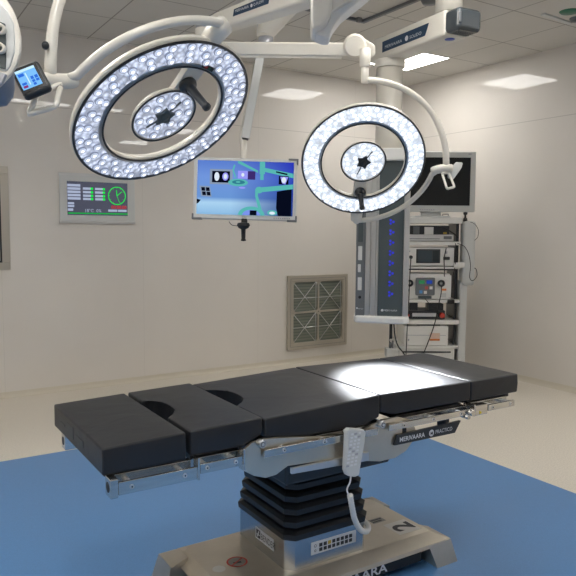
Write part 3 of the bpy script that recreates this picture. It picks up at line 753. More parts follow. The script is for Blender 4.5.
o = MB(); o.cyl((PX.x, PX.y, BZ - .125), (PX.x, PX.y, BZ - .072), .105, 36, bev=.004); obj('flange', o, 'cream', P_)
o = MB(); o.cyl((PX.x, PX.y, 1.80), (PX.x, PX.y, BZ - .10), .090, 36); obj('drop_column', o, 'cream', P_)
# head, local frame: x right, y towards the viewer, z up
c0 = at(355, 321, 4.6); c1 = at(408, 321, 4.6); hx = (c1 - c0); hx.z = 0; hw = hx.length; hx.normalize(); hx = Matrix.Rotation(radians(-8), 3, 'Z') @ hx
hy = hx.cross(V(0, 0, 1)); 
if hy.dot(CAM - c0) < 0: hy = -hy
zt, zb = at(389, 163, 4.6).z, at(380, 316, 4.6).z
hm = Matrix((hx, -hy, V(0, 0, 1))).transposed().to_4x4(); hm.translation = V(c0.x, c0.y, 0) + hx * 0
def hb(m, x0, x1, y0, y1, z0, z1, bev=.002, mi=0): return m.box((x0, y0, z0), (x1, y1, z1), bev, mi, hm)
o = MB(); hb(o, 0, hw - .04, .01, .30, zb, zt, .01); obj('head_body', o, 'greyw', P_)
o = MB(); hb(o, .0, .063, -.002, .012, zb, zt, .002); spn = obj('socket_panel', o, 'mgrey', P_)
def zpx(y): return at(380, y, 4.6).z
o = MB()
for y0, y1 in ((246, 260), (264, 272), (277, 290)): hb(o, .018, .055, -.006, 0, zpx(y1), zpx(y0), .003)
o2 = MB()
for ya in (253, 283): o2.lathe([(0, 0), (.008, 0), (.012, -.002)], hm @ Matrix.Translation((.034, -.0065, zpx(ya))) @ Matrix.Rotation(pi / 2, 4, 'X'), 14)
for k, (y0, y1) in enumerate(((246, 260), (264, 272), (277, 290))):
    obj('socket', hb(MB(), .014, .042 if k != 1 else .034, -.006, 0, zpx(y1), zpx(y0), .003), 'white', spn)
o.bm.free(); o2.bm.free()
o = MB(); o.cyl(hm @ V(.03, -.006, zpx(297)), hm @ V(.03, 0, zpx(297)), .010, 16); obj('socket', o, 'black', spn)
o = MB(); hb(o, .012, .046, -.005, 0, zpx(242), zpx(205), .002); obj('rail_slot', o, 'dgrey', spn)
o = MB(); o.text('MERIVAARA', hm @ V(.018, -.003, zpx(309)), hx, (0, 0, 1), (.007, .010)); o.lathe([(0, 0), (.006, 0)], frame(hm @ V(.012, -.0035, zpx(308)), hx, (0, 0, 1)), 12); obj('lettering', o, 'txt', spn, recalc=False)
o = MB()
for x0, x1, y0 in ((.065, .098, -.010), (.100, .136, -.012), (.138, .150, -.016)): hb(o, x0, x1, y0, .012, zb, zt, .005)
obj('aluminium_channel', o, 'alu', P_)
o = MB(); hb(o, .152, .318, -.006, .012, zb, zt, .002); gp = obj('gas_panel', o, 'dgrey', P_)
mk = []
for k in range(8):
    zz = zpx(222 + (293 - 222) * k / 7); o = MB()
    for r_ in range(3):
        a_ = radians(0 + 120 * r_)
        o.lathe([(0, -.0), (.0085, 0)], hm @ Matrix.Translation((.236 + .0125 * cos(a_), -.0075, zz + .0125 * sin(a_))) @ Matrix.Rotation(pi / 2, 4, 'X'), 12)
    obj('gas_mark', o, 'bluem', gp, recalc=False)
o = MB(); o.text('MERIVAARA', hm @ V(.195, -.0068, zpx(310.5)), hx, (0, 0, 1), (.017, .018)); o.lathe([(0, 0), (.009, 0)], frame(hm @ V(.184, -.0073, zpx(309.5)), hx, (0, 0, 1)), 14); obj('lettering', o, 'txt', gp, recalc=False)
o = MB(); hb(o, .320, hw - .008, -.02, .30, zb, zt, .006); obj('edge_profile', o, 'alu', P_)
o = MB()
pl = [(-.012, .31), (-.012, .02), (.01, -.025), (.06, -.035), (.19, -.035), (.22, -.05), (.33, -.055), (hw + .0, -.035), (hw + .0, .31)]
o.prism([hm @ V(x, y, zb - .045) for x, y in pl], (0, 0, .05), .014, seg=3); obj('bottom_tray', o, 'white', P_)
o = MB(); hb(o, .16, hw + .02, -.04, .30, zt, zt + .085, .01); hb(o, -.01, .16, -.01, .30, zt, zt + .045, .01); obj('head_cover', o, 'white', P_)

# ================================================================== hanging monitor
md = 4.0
tl, tr_, br, bl_ = at(194, 157, md), at(297.5, 160, md), at(295.5, 221.5, md), at(192.5, 218, md)
xm = (tr_ - tl).normalized(); MW = (tr_ - tl).length; MH = ((bl_ - tl).length + (br - tr_).length) / 2
fm = frame(bl_, xm, tl - bl_)       # x right, y up, z towards the camera
N_ = thing('hanging_monitor', 'wide monitor showing a blue live view of the room, hung on a grey arm', 'monitor', fm @ V(MW / 2, MH, -.03))
o = MB().box((0, 0, -.05), (MW, MH, 0), .006, mtx=fm); o.box((.1, .08, -.075), (MW - .1, MH - .06, -.045), .01, mtx=fm); obj('casing', o, 'greyw', N_)
o = MB()
for cx, cy in ((0, 0), (MW, 0), (MW, MH)):
    sx = -1 if cx else 1; sy = -1 if cy else 1
    for lo, hi in (((cx - sx * .005, cy - sy * .005), (cx + sx * .055, cy + sy * .006)), ((cx - sx * .005, cy - sy * .005), (cx + sx * .006, cy + sy * .03))):
        o.box((min(lo[0], hi[0]), min(lo[1], hi[1]), -.04), (max(lo[0], hi[0]), max(lo[1], hi[1]), .006), .003, mtx=fm)
obj('corner_guard', o, 'mgrey', N_)
sx0, sx1, sy0, sy1 = .022, MW - .022, .026, MH - .018
def screen_bg():
    m = emat('live_view_background', (0, 0, 0), .60); nt = m.node_tree; e = [n for n in nt.nodes if n.type == 'EMISSION'][0]
    tc = nt.nodes.new('ShaderNodeTexCoord'); s = nt.nodes.new('ShaderNodeSeparateXYZ'); nt.links.new(tc.outputs['UV'], s.inputs[0])
    r1 = nt.nodes.new('ShaderNodeValToRGB'); r2 = nt.nodes.new('ShaderNodeValToRGB')
    def ramp(r, st):
        while len(r.color_ramp.elements) > 1: r.color_ramp.elements.remove(r.color_ramp.elements[-1])
        for i, (p, c) in enumerate(st):
            el = r.color_ramp.elements[0] if i == 0 else r.color_ramp.elements.new(p)
            el.position = p; el.color = (*lin(c), 1)
    ramp(r1, [(0, (.55, .74, .90)), (.22, (.68, .84, .96)), (.32, (.42, .60, .85)), (.7, (.45, .60, .88)), (1, (.36, .50, .82))])
    ramp(r2, [(0, (.12, .25, .55)), (.3, (.15, .25, .60)), (.7, (.2, .3, .75)), (1, (.16, .20, .72))])
    nt.links.new(s.outputs[1], r1.inputs[0]); nt.links.new(s.outputs[1], r2.inputs[0])
    mr = nt.nodes.new('ShaderNodeMapRange'); mr.inputs[1].default_value = .35; mr.inputs[2].default_value = 1.0; nt.links.new(s.outputs[0], mr.inputs[0])
    mx = nt.nodes.new('ShaderNodeMix'); mx.data_type = 'RGBA'; nt.links.new(mr.outputs[0], mx.inputs[0]); nt.links.new(r1.outputs[0], mx.inputs[6]); nt.links.new(r2.outputs[0], mx.inputs[7])
    nt.links.new(mx.outputs[2], e.inputs[0]); return m
def em(c, s=.58): return emat('screen_tone', lin(c), s)
SCM = [screen_bg(), em((.10, .12, .25)), em((.9, .95, 1)), em((.36, .74, .72)), em((.20, .50, .58)), em((.03, .05, .12)), em((.62, .62, 1)), em((.55, .62, .72)), em((.25, .18, .45)), em((.5, .6, .95))]
sc = MB(); lay = [0]
def mp(p): return ((p[0] - 40) / 508 * (sx1 - sx0) + sx0, sy1 - (p[1] - 50) / 295 * (sy1 - sy0))
def spoly(pts, mi):
    lay[0] += 1; sc.poly([fm @ V(*mp((min(548, max(40, a)), min(345, max(50, b)))), .001 + lay[0] * .00012) for a, b in pts], mi)
def ell(cx, cy, rx, ry, mi, a0=0, a1=2 * pi): spoly([(cx + rx * cos(a0 + (a1 - a0) * i / 24), cy + ry * sin(a0 + (a1 - a0) * i / 24)) for i in range(24 if a1 - a0 > 6 else 25)], mi)
def srect(x0, y0, x1, y1, mi): spoly([(x0, y0), (x1, y0), (x1, y1), (x0, y1)], mi)
bgf = sc.bm; uvl = bgf.loops.layers.uv.new('UVMap')
srect(40, 50, 548, 345, 0)
bgf.faces.ensure_lookup_table()
for l, uv in zip(bgf.faces[0].loops, ((0, 1), (1, 1), (1, 0), (0, 0))): l[uvl].uv = uv
srect(106, 97, 226, 180, 7); srect(118, 108, 212, 170, 5); ell(143, 138, 13, 24, 2); ell(188, 137, 16, 22, 6); ell(188, 137, 9, 14, 2)
srect(254, 103, 306, 146, 6); srect(306, 104, 346, 150, 8); ell(280, 125, 8, 10, 2)
spoly([(52, 190), (108, 192), (118, 250), (64, 248)], 7)
for x, y in ((62, 198), (86, 199), (67, 222), (91, 223)): spoly([(x, y), (x + 19, y), (x + 22, y + 20), (x + 3, y + 20)], 5)
spoly([(40, 262), (62, 268), (50, 284), (40, 290)], 5)
spoly([(252, 50), (262, 50), (360, 100), (360, 112), (252, 62)], 3); spoly([(232, 70), (240, 72), (232, 100), (245, 140), (238, 140), (224, 100)], 3)
ell(256, 168, 52, 20, 3); ell(258, 166, 34, 11, 4); ell(256, 165, 12, 5, 3); ell(278, 196, 18, 5, 6)
srect(368, 50, 396, 118, 3); srect(372, 110, 390, 150, 3); spoly([(396, 84), (548, 112), (548, 136), (396, 106)], 3); spoly([(455, 100), (515, 112), (515, 121), (455, 108)], 5)
srect(470, 125, 522, 172, 5); spoly([(478, 130), (520, 130), (505, 172), (488, 165)], 6); ell(497, 148, 12, 16, 2)
spoly([(462, 212), (540, 195), (540, 345), (470, 345), (460, 300)], 5)
spoly([(370, 192), (548, 170), (548, 196), (372, 218)], 3); ell(368, 206, 20, 18, 3); spoly([(348, 204), (364, 204), (362, 236), (394, 345), (376, 345), (348, 240)], 3)
ell(330, 345, 70, 48, 3, pi, 2 * pi); ell(330, 345, 48, 30, 9, pi, 2 * pi); srect(322, 318, 358, 345, 5); ell(440, 328, 26, 14, 3); ell(440, 330, 15, 8, 2)
so = obj('screen', sc, SCM, N_, recalc=False)
o = MB(); o.text('FSN', fm @ V(MW / 2 - .015, .008, .0003), xm, fm.to_3x3() @ V(0, 1, 0), .016, mi=0)
for k in range(8): o.box((MW - .135 + k * .013, .010, 0), (MW - .129 + k * .013, .015, .001), mtx=fm)
obj('bezel_marks', o, 'mgrey', N_, recalc=False)
# sterile handle below
hc = fm @ V(MW / 2 - .005, 0, .0); o = MB(); z0 = hc.z
o.box((-.018, -.02, -.03), (.018, .01, .0), .004, mtx=fm @ Matrix.Translation((MW / 2, 0, 0)))
o.lathe([(0, .0), (.034, -.006), (.040, -.020), (.030, -.036), (.014, -.044), (.012, -.10), (.017, -.112), (0, -.116)], Matrix.Translation(hc + V(0, 0, -.015)), 24); obj('sterile_handle', o, 'black', N_)
obj('lead', MB().tube(smooth_path([at(238, 226, 4), at(232, 225, 4), at(229, 221.5, 4.02)]), .002, 6), 'dark', N_)
# post and arm
bk = -.09
o = MB(); p0 = at(243.5, 170, 4.1); p1 = at(243.5, 141, 4.13); o.cyl(p0, p1, .021, 20); o.box((MW / 2 - .05, MH / 2 - .03, -.14), (MW / 2 + .05, MH / 2 + .07, -.07), .006, mtx=fm); o.tube([p0 - V(0, 0, .1), p0], .021, 16); obj('post', o, 'cream', N_)
a = at(245.5, 137, 4.13); b = at(261, 52, 4.13); ax = b - a; fa = frame(a, ax, -ray(250, 90))
o = MB(); o.box((-.01, -.026, -.026), (ax.length, .026, .026), .003, mtx=fa); obj('spring_arm', o, 'greyw', N_)
o = MB(); o.box((-.016, -.019, -.019), (-.008, .019, .019), .002, mtx=fa); obj('arm_end_cap', o, 'dark', N_)
o = MB(); q = at(241.5, 141, 4.15); o.tube([at(241.8, 126, 4.15), at(241.3, 134, 4.15), q, at(243.5, 143, 4.14)], [.006, .010, .014, .02], 12); o.tube([at(254, 62, 4.16), at(247, 100, 4.16), at(242, 128, 4.16)], .006, 8); obj('cable_cover', o, 'cream', N_)
p = at(265.5, 50, 4.13); q = at(265.8, 37, 4.13)
o = MB(); o.cyl(p, q, .046, 28); obj('pivot_sleeve', o, 'lilac', N_)
pts = [at(x, y, d) for x, y, d in ((265.8, 38, 4.13), (266, 33, 4.13), (270, 24, 4.1), (278, 13, 4.05), (287, 4, 4.0), (299, -8, 3.9))]
o = MB(); o.tube(smooth_path(pts), [.048 + .030 * min(1, i / 20) for i in range(41)], 24); o.cyl(at(265.8, 35.5, 4.13), at(265.8, 38.2, 4.13), .053, 28); obj('elbow', o, 'cream', N_)
o = MB(); o.cyl(at(262.5, 32, 4.16), at(262.5, 14, 4.16), .034, 24); obj('back_sleeve', o, 'lilac', N_)
e = at(299, -8, 3.9); o = MB(); o.cyl(V(e.x, e.y, e.z - .05), V(e.x, e.y, H), .075, 24); obj('ceiling_tube', o, 'cream', N_)

# ================================================================== second boom end at top centre
dk = 2.7
hubp = at(321, 10, dk)
K_ = thing('support_boom', 'cream boom end with grey underside coming down from the ceiling at top centre', 'boom arm', V(hubp.x, hubp.y, hubp.z))
o = MB(); q = [at(x, y, dk) for x, y in ((311.5, -14), (311, 20), (312, 29), (322, 26), (327, 22), (332, 12), (333, -14))]; n0 = (q[1] - q[0]).cross(q[-1] - q[0]).normalized(); q = [p - n0 * (p - q[0]).dot(n0) for p in q]
n0 = n0 if n0.dot(ray(320, 10)) > 0 else -n0
o.prism(q, n0 * .14, .010, seg=3); obj('end_cover', o, 'cream', K_)
o = MB(); q = [at(x, y, dk + .05) for x, y in ((313, 27), (316, 34), (324, 37), (330, 36.5), (331.5, 30), (335, 24), (342, 15), (362, -1), (378, -14), (345, -14), (332, 8), (328, 22))]; q = [p - n0 * (p - q[0]).dot(n0) for p in q]
o.prism(q, n0 * .10, .006, seg=2); obj('boom_beam', o, 'white', K_)
o = MB(); q = [at(x, y, dk + .02) for x, y in ((332, -3), (332, 11), (350, 0), (362, -8), (374, -22), (345, -22))]; q = [p - n0 * (p - q[0]).dot(n0) for p in q]
o.prism(q, n0 * .03, .004); obj('side_cover', o, 'cream', K_)
e = at(345, -35, dk + .12); o = MB(); o.cyl(V(e.x, e.y, e.z - .1), V(e.x, e.y, H), .07, 24); obj('ceiling_tube', o, 'cream', K_)

# small round lamp peeping in at the top edge
pL = at(388, -9, 3.2)
o = thing('examination_lamp', 'small round multi lens lamp cut off by the top edge of the photo', 'lamp', pL)
mtL = frame(pL, ray(388, 0).cross(V(0, 0, 1)), V(-.3, -.3, 1)); mtL = frame(pL, (1, -.6, 0), (.5, .8, .25))
obj('lamp_body', MB().lathe([(0, .04), (.05, .035), (.065, .01), (.065, 0), (0, 0)], mtL @ Matrix.Rotation(0, 4, 'X'), 32), 'alu', o)
l_ = MB()
for k in range(7):
    x, y = (0, 0) if k == 0 else (.04 * cos(k * pi / 3), .04 * sin(k * pi / 3)); l_.lathe([(.018, 0), (.016, -.005), (0, -.007)], mtL @ Matrix.Translation((x, y, -.001)), 12)
obj('lens_cluster', l_, 'dome', o)
obj('stem', MB().cyl(pL + V(0, 0, .03), V(pL.x, pL.y, H), .015, 12), 'cream', o)
sp = onz(430, 0, H); tag(obj('ceiling_speaker', MB().lathe([(0, -.03), (.05, -.026), (.065, 0), (.065, .001), (0, .001)], Matrix.Translation((sp.x, sp.y, H)), 28), 'mgrey'), 'dark round fitting on the ceiling beside the boom tube at the top edge', 'ceiling speaker')
sp = onz(569.5, 11.4, H); tag(obj('ceiling_indicator', MB().lathe([(0, -.012), (.06, -.010), (.072, 0), (.072, .001), (0, .001)], Matrix.Translation((sp.x, sp.y, H)), 32), 'green'), 'round green disc fitting on the ceiling near the right edge', 'indicator')
sp = onz(576.5, 18, H); tag(obj('smoke_detector', MB().lathe([(0, -.03), (.03, -.028), (.05, -.008), (.05, .001), (0, .001)], Matrix.Translation((sp.x, sp.y, H)), 28), 'mgrey'), 'small dark detector on the ceiling cut off by the right edge', 'smoke detector')
a = onz(543, 13.5, H); b = onz(570, 22.5, H); d_ = b - a; ff = frame(a, d_, V(0, 0, 1)); tag(obj('ceiling_slot', MB().box((0, -.012, -.018), (d_.length, .001, .018), .003, mtx=ff), 'greyw'), 'thin grey strip fitted along a ceiling tile joint near the green disc', 'ceiling strip')

# ================================================================== near pendant head at the left edge
dl = 1.65
NP = thing('socket_pendant', 'near cream pendant head with round sockets cut off by the left edge', 'medical pendant', at(-10, 30, dl))
ol = [(-60, -40), (-8, -14), (4, -4), (10, 4), (15.5, 14), (19.5, 27), (22, 41), (21.5, 54), (18, 65), (13, 74), (7, 81), (-2, 90), (-60, 118)]
q = [at(x, y, dl) for x, y in ol]; nb = ray(0, 40).normalized(); nb = ray(14, 40).normalized()
def flat(q, n): return [p - n * ((p - q[0]).dot(n)) for p in q]
nn = (q[5] - q[0]).cross(q[-1] - q[0]).normalized(); nn = nn if nn.dot(nb) > 0 else -nn
q = flat(q, nn); o = MB(); o.prism(q, nb * .16, .012, seg=3); obj('housing', o, 'cream', NP)
ol2 = [(-60, 4), (0, 2), (7, 10), (13, 22), (14.5, 36), (14, 52), (10, 66), (6, 71), (-60, 60)]
q2 = [at(x, y, dl - .004) for x, y in ol2]; q2 = flat([q[0]] + q2, nn)[1:]; q2 = [p - nn * .004 for p in q2]
o = MB(); o.prism(q2, nn * .01, .003); obj('front_frame', o, 'greyw', NP)
ol3 = [(-60, -2), (-4, 20), (4.8, 23.5), (5.3, 34), (5.6, 60), (5, 69), (-60, 50)]
q3 = [at(x, y, dl - .008) for x, y in ol3]; q3 = [p - nn * .008 for p in flat([q[0]] + q3, nn)[1:]]
o = MB(); o.prism(q3, nn * .006, .001); pn = obj('socket_panel', o, 'dgrey', NP)
for y in (31.5, 50.5):
    p = at(3.2, y, dl); p = flat([q[0], p], nn)[1] - nn * .010
    o = MB(); fmn = frame(p, nn.cross(V(0, 0, 1)), V(0, 0, 1)); sgz = 1 if (fmn.to_3x3() @ V(0, 0, 1)).dot(nn) < 0 else -1
    o.lathe([(.007, 0), (.013, 0), (.013, sgz * .014), (.008, sgz * .014), (.006, sgz * .004)], fmn, 20); obj('gas_outlet', o, 'cream', pn)
q = [at(x, y, dl - .01) for x, y in ((-40, 60), (6, 74), (2, 83), (-8, 92), (-40, 100))]; q = [p - nn * .012 for p in flat([flat([at(-60, -40, dl)], nn)[0]] + q, nn)[1:]]
o = MB(); o.prism(q, nn * .012, .002); obj('lower_panel', o, 'lilac', NP)
c = at(-6, 88, dl + .08); o = MB(); o.lathe([(0, .09), (.05, .07), (.05, .0), (.046, -.02), (.03, -.042), (0, -.05)], Matrix.Translation(c), 28); obj('camera_dome', o, 'dome', NP)
c = at(-60, 20, dl + .08); o = MB(); o.cyl(c, V(c.x, c.y, H), .06, 24); obj('ceiling_tube', o, 'cream', NP)

# ================================================================== wall fittings on the back wall
YW = YB
def wrect(m, x0, y0, x1, y1, mi, dep, th=.001, bev=0):
    a = ony(x0, y0, YW - dep); b = ony(x1, y1, YW - dep); m.box((a.x, YW - dep, b.z), (b.x, YW - dep + th, a.z), bev, mi)
CP = thing('control_panel', 'wall mounted control panel with a green clock and white bars on a dark screen', 'control panel', V(1.72, YB, 1.66))
X0, X1, Z0, Z1 = 1.398, 2.052, 1.448, 1.868
obj('frame', MB().box((X0, YB - .02, Z0), (X1, YB + .001, Z1), .004), 'greyw', CP)
obj('frame_edge', MB().box((X0 - .002, YB - .024, Z0 - .004), (X1 + .002, YB - .002, Z0 + .018), .002).box((X0 - .002, YB - .024, Z1 - .022), (X1 + .002, YB - .002, Z1 + .002), .002), 'alu', CP)
sx0, sx1, sz0, sz1 = X0 + .062, X1 - .068, Z0 + .066, Z1 - .068
SM = [mat('panel_screen_off', (.03, .033, .045), .25, emit=(.035, .038, .06), es=.9), em((.66, .70, .80), .6), em((.10, .92, .30), .6), em((.9, .08, .05), .6), em((.08, .7, .28), .55)]
sc = MB(); ly = [0]
def R_(x0, y0, x1, y1, mi):   # zoomed screen coords 95..445 x 115..322
    ly[0] += 1; f_ = lambda x, y: V(sx0 + (x - 95) / 350 * (sx1 - sx0), YB - .0205 - ly[0] * .0001, sz1 - (y - 115) / 207 * (sz1 - sz0))
    sc.poly([f_(x0, y1), f_(x1, y1), f_(x1, y0), f_(x0, y0)], mi); return f_
R_(95, 115, 445, 322, 0)
for y in (132, 152, 172, 192, 212): R_(97, y, 170, y + 15, 1)
for x in (184, 253):
    for y in (150, 172, 194, 214): R_(x, y, x + 44, y + 14, 1); R_(x + 44, y, x + 58, y + 14, 2)
R_(97, 243, 133, 256, 1); R_(97, 260, 133, 273, 1); R_(97, 281, 127, 296, 1); R_(328, 283, 382, 297, 1); f_ = R_(386, 283, 438, 297, 1); R_(97, 306, 445, 314, 4)
ccx, ccy = 381, 196
cc_ = f_(ccx, ccy); mtc = frame(cc_ + V(0, -.001, 0), (1, 0, 0), (0, 0, 1)); rr = (sx1 - sx0) / 350 * 53
sc.lathe([(rr * .91, 0), (rr, 0)], mtc, 40, 2)
for a_, l0, wd in ((radians(95), .62, .035), (radians(40), .7, .03), (radians(-70), .85, .018)):
    sc.box((-.002, -wd * rr * 1.3, 0), (l0 * rr, wd * rr * 1.3, .0003), mi=2, mtx=mtc @ Matrix.Rotation(a_, 4, 'Z'))
for k in range(12): sc.box((rr * .78, -.0015, 0), (rr * .86, .0015, .0003), mi=2, mtx=mtc @ Matrix.Rotation(k * pi / 6, 4, 'Z'))
sc.text('00:00:00', f_(346, 277), (1, 0, 0), (0, 0, 1), .040, mi=3); sc.text('18°C', f_(190, 302), (1, 0, 0), (0, 0, 1), .038, mi=1); sc.text('0%', f_(258, 302), (1, 0, 0), (0, 0, 1), .038, mi=1)
obj('screen', sc, SM, CP, recalc=False)

# window at the left edge
wo = MB(); wx1, wz0, wz1, wx0 = .998, 1.06, 1.895, -.35
for lo, hi in (((wx0, wz0), (wx1, wz0 + .062)), ((wx0, wz1 - .062), (wx1, wz1)), ((wx0, wz0 + .062), (wx0 + .062, wz1 - .062)), ((wx1 - .062, wz0 + .062), (wx1, wz1 - .062))):
    wo.box((lo[0], YB - .018, lo[1]), (hi[0], YB + .001, hi[1]), .003)
win = struct('window_1', wo, 'vent')
g = MB()
for lo, hi in (((wx0 + .06, wz0 + .06), (wx1 - .06, wz0 + .075)), ((wx0 + .06, wz1 - .075), (wx1 - .06, wz1 - .06)), ((wx1 - .076, wz0 + .075), (wx1 - .06, wz1 - .075)), ((wx0 + .06, wz0 + .075), (wx0 + .076, wz1 - .075))):
    g.box((lo[0], YB - .012, lo[1]), (hi[0], YB + .001, hi[1]))
obj('window_gasket', g, 'dark', win)
g = MB().box((wx0 + .076, YB - .009, wz0 + .165), (wx1 - .076, YB - .001, wz1 - .075)); obj('window_pane', g, mat('pane_tinted', (.50, .58, .57), .06, coat=1), win)
g = MB().box((wx0 + .076, YB - .010, wz0 + .075), (wx1 - .076, YB - .001, wz0 + .165)); g.cyl((wx1 - .105, YB - .012, wz0 + .10), (wx1 - .105, YB - .005, wz0 + .10), .008, 12, 1); obj('window_ledge', g, ['cove', 'dark'], win)

# air return grille
VG = thing('air_vent', 'square steel air return grille with four crossed openings low on the wall', 'air vent', V(4.06, YB, .535))
vx0, vx1, vz0, vz1 = 3.672, 4.443, .147, .925
o = MB()
for lo, hi in (((vx0, vz0), (vx1, vz0 + .062)), ((vx0, vz1 - .062), (vx1, vz1)), ((vx0, vz0 + .062), (vx0 + .062, vz1 - .062)), ((vx1 - .062, vz0 + .062), (vx1, vz1 - .062))):
    o.box((lo[0], YB - .030, lo[1]), (hi[0], YB + .001, hi[1]), .004)
obj('frame', o, 'vent', VG)
# inner panel with four rounded openings
def rr_pts(x0, z0, x1, z1, r, n=5):
    out = []
    for cx, cz, a0 in ((x1 - r, z1 - r, 0), (x0 + r, z1 - r, 90), (x0 + r, z0 + r, 180), (x1 - r, z0 + r, 270)):
        out += [(cx + r * cos(radians(a0 + 90 * k / n)), cz + r * sin(radians(a0 + 90 * k / n))) for k in range(n + 1)]
    return out
o = MB(); ix0, ix1, iz0, iz1 = vx0 + .06, vx1 - .06, vz0 + .06, vz1 - .06; cxm, czm = (ix0 + ix1) / 2, (iz0 + iz1) / 2
openings = []
for (a, b, c, d) in ((ix0, iz0, cxm, czm), (cxm, iz0, ix1, czm), (ix0, czm, cxm, iz1), (cxm, czm, ix1, iz1)):
    ins = rr_pts(a + .010, b + .010, c - .010, d - .010, .035); openings.append((a + .010, b + .010, c - .010, d - .010))
    outer = []
    for (x, z) in ins:
        dx = (x - (a + c) / 2) / ((c - a) / 2 - .010); dz = (z - (b + d) / 2) / ((d - b) / 2 - .010); s = max(abs(dx), abs(dz))
        outer.append(((a + c) / 2 + dx / s * (c - a) / 2, (b + d) / 2 + dz / s * (d - b) / 2))
    n = len(ins); y_ = YB - .026
    vi = [o.bm.verts.new((x, y_, z)) for x, z in ins]; vo = [o.bm.verts.new((x, y_, z)) for x, z in outer]; vd = [o.bm.verts.new((x, YB - .004, z)) for x, z in ins]
    for k in range(n):
        o.bm.faces.new((vi[k], vi[(k + 1) % n], vo[(k + 1) % n], vo[k])); o.bm.faces.new((vi[k], vi[(k + 1) % n], vd[(k + 1) % n], vd[k]))
obj('opening_panel', o, 'vent', VG)
o = MB()
for lo, hi in (((vx0 + .03, vz0 + .03), (vx1 - .03, vz0 + .033)), ((vx0 + .03, vz1 - .033), (vx1 - .03, vz1 - .03)), ((vx0 + .03, vz0 + .033), (vx0 + .033, vz1 - .033)), ((vx1 - .033, vz0 + .033), (vx1 - .03, vz1 - .033))):
    o.box((lo[0], YB - .0312, lo[1]), (hi[0], YB - .029, hi[1]))
obj('groove', o, 'mgrey', VG)
obj('filter', MB().box((ix0, YB - .005, iz0), (ix1, YB + .0005, iz1)), 'filter', VG)
for a, b, c, d in openings:
    o = MB(); y_ = YB - .022
    o.tube([(a, y_, b), (c - .02, y_, d)], .004, 6); o.tube([(a, y_ + .006, d), (c - .02, y_ + .006, b)], .004, 6); o.tube([(c - .022, y_, b), (c - .022, y_, d)], .003, 6); obj('wire_cross', o, 'alu', VG)
for z in (iz0 + .17, iz0 + .48): obj('clamp_rod', MB().tube([(ix0 + .005, YB - .030, z), (ix1 - .005, YB - .030, z)], .0035, 6), 'alu', VG)

# ================================================================== equipment tower
dt = 6.2
tc = at(429, 300, dt); fw = Matrix.Rotation(radians(-12.5), 3, 'Z') @ V(R3[0][2], R3[1][2], 0).normalized()   # towards the viewer, turned
fw = V(-R3[0][2], -R3[1][2], 0).normalized()
dirc = V(tc.x, tc.y, 0).normalized(); back = Matrix.Rotation(radians(-12.5), 3, 'Z') @ dirc
back = Matrix.Rotation(radians(12.5), 3, 'Z') @ dirc
xr = back.cross(V(0, 0, 1)).normalized()
tm = Matrix((xr, back, V(0, 0, 1))).transposed().to_4x4(); tm.translation = V(tc.x, tc.y, 0)
RX = [at(x, 300, dt) for x in (399, 458)]
def lx(px): return (at(px, 300, dt) - tc).dot(V(R3[0][0], R3[1][0], 0).normalized())
def lz(py): return at(429, py, dt).z
def tb(m, x0, x1, y0, y1, d0=0, d1=.40, bev=.003, mi=0): return m.box((lx(x0), d0, lz(y1)), (lx(x1), d1, lz(y0)), bev, mi, tm)
TW = thing('equipment_trolley', 'tall light grey equipment trolley with five shelves standing in the far corner', 'trolley', tm.copy())
o = MB()
tb(o, 397, 399.5, 219, 372, .36, .42)
tb(o, 457, 460, 222, 372, .1, .40)
for x0, x1, dd in ((455.3, 457, .02),): tb(o, x0, x1, 224, 372, .04, .07)
obj('rack_post', o, 'dark', TW)
zf_ = 0.0
o = MB(); o.box((lx(396), .0, .06), (lx(459), .46, .13), .01, mtx=tm); obj('base_frame', o, 'greyw', TW)
for x0 in (398, 455):
    for d in (.04, .42):
        c = tm @ V(lx(x0), d, .035); o = MB().cyl(c - xr * .012, c + xr * .012, .035, 20); obj('castor', o, 'dark', TW)
for y0, y1 in ((217.5, 223.5), (241.5, 245), (266.5, 268.5), (299.5, 302.5), (320, 324.5), (346, 349)):
    o = MB(); tb(o, 397, 459 if y0 > 219 else 459.5, y0, y1, -.02, .42, .004); obj('shelf', o, 'white', TW)
o = MB(); tb(o, 400, 456, 349, 362, 0, .40, .004); dro = obj('drawer', o, 'white', TW); o = MB(); tb(o, 404, 452, 352, 353.4, -.012, 0, .001); obj('drawer_handle', o, 'dark', dro)
o = MB(); tb(o, 460.5, 473, 221, 285, -.05, .10, .03); tb(o, 459.5, 467.5, 280, 372, .0, .12, .02); obj('side_column', o, 'greyw', TW)
o = MB(); tb(o, 452, 462, 262, 267, -.06, -.02, .006); o.cyl(tm @ V(lx(457), -.075, lz(265)), tm @ V(lx(457), -.055, lz(265)), .018, 16); obj('clamp', o, ['white'], TW)
o = MB(); tb(o, 400, 456, 268.5, 270, -.0, .40, .001); obj('shelf_edge', o, 'dark', TW)

def dev(name, label, cat, px): 
    return thing(name, label, cat, tm @ Matrix.Translation((lx(px), 0, 0)))
# monitor on top
D = dev('monitor', 'large grey monitor with a dark screen on top of the equipment trolley', 'monitor', 432)
o = MB(); tb(o, 389.5, 474, 152, 212, .06, .12, .010); casing = obj('casing', o, 'greyw', D)
o = MB(); tb(o, 395, 468.5, 158, 205.5, .057, .061, 0); obj('screen', o, mat('screen_dark', (.006, .008, .009), .12), D)
o = MB(); tb(o, 421, 441, 209, 217, .09, .13, .004); tb(o, 413, 448, 215.8, 217.5, .0, .24, .004); obj('stand', o, 'greyw', D)
o = MB()
for k in range(7): tb(o, 419 + k * 2.2, 420.3 + k * 2.2, 209.2, 210.2, .058, .061, 0)
tb(o, 466, 469, 154, 155.2, .058, .061, 0); obj('button', o, 'lilac', D)
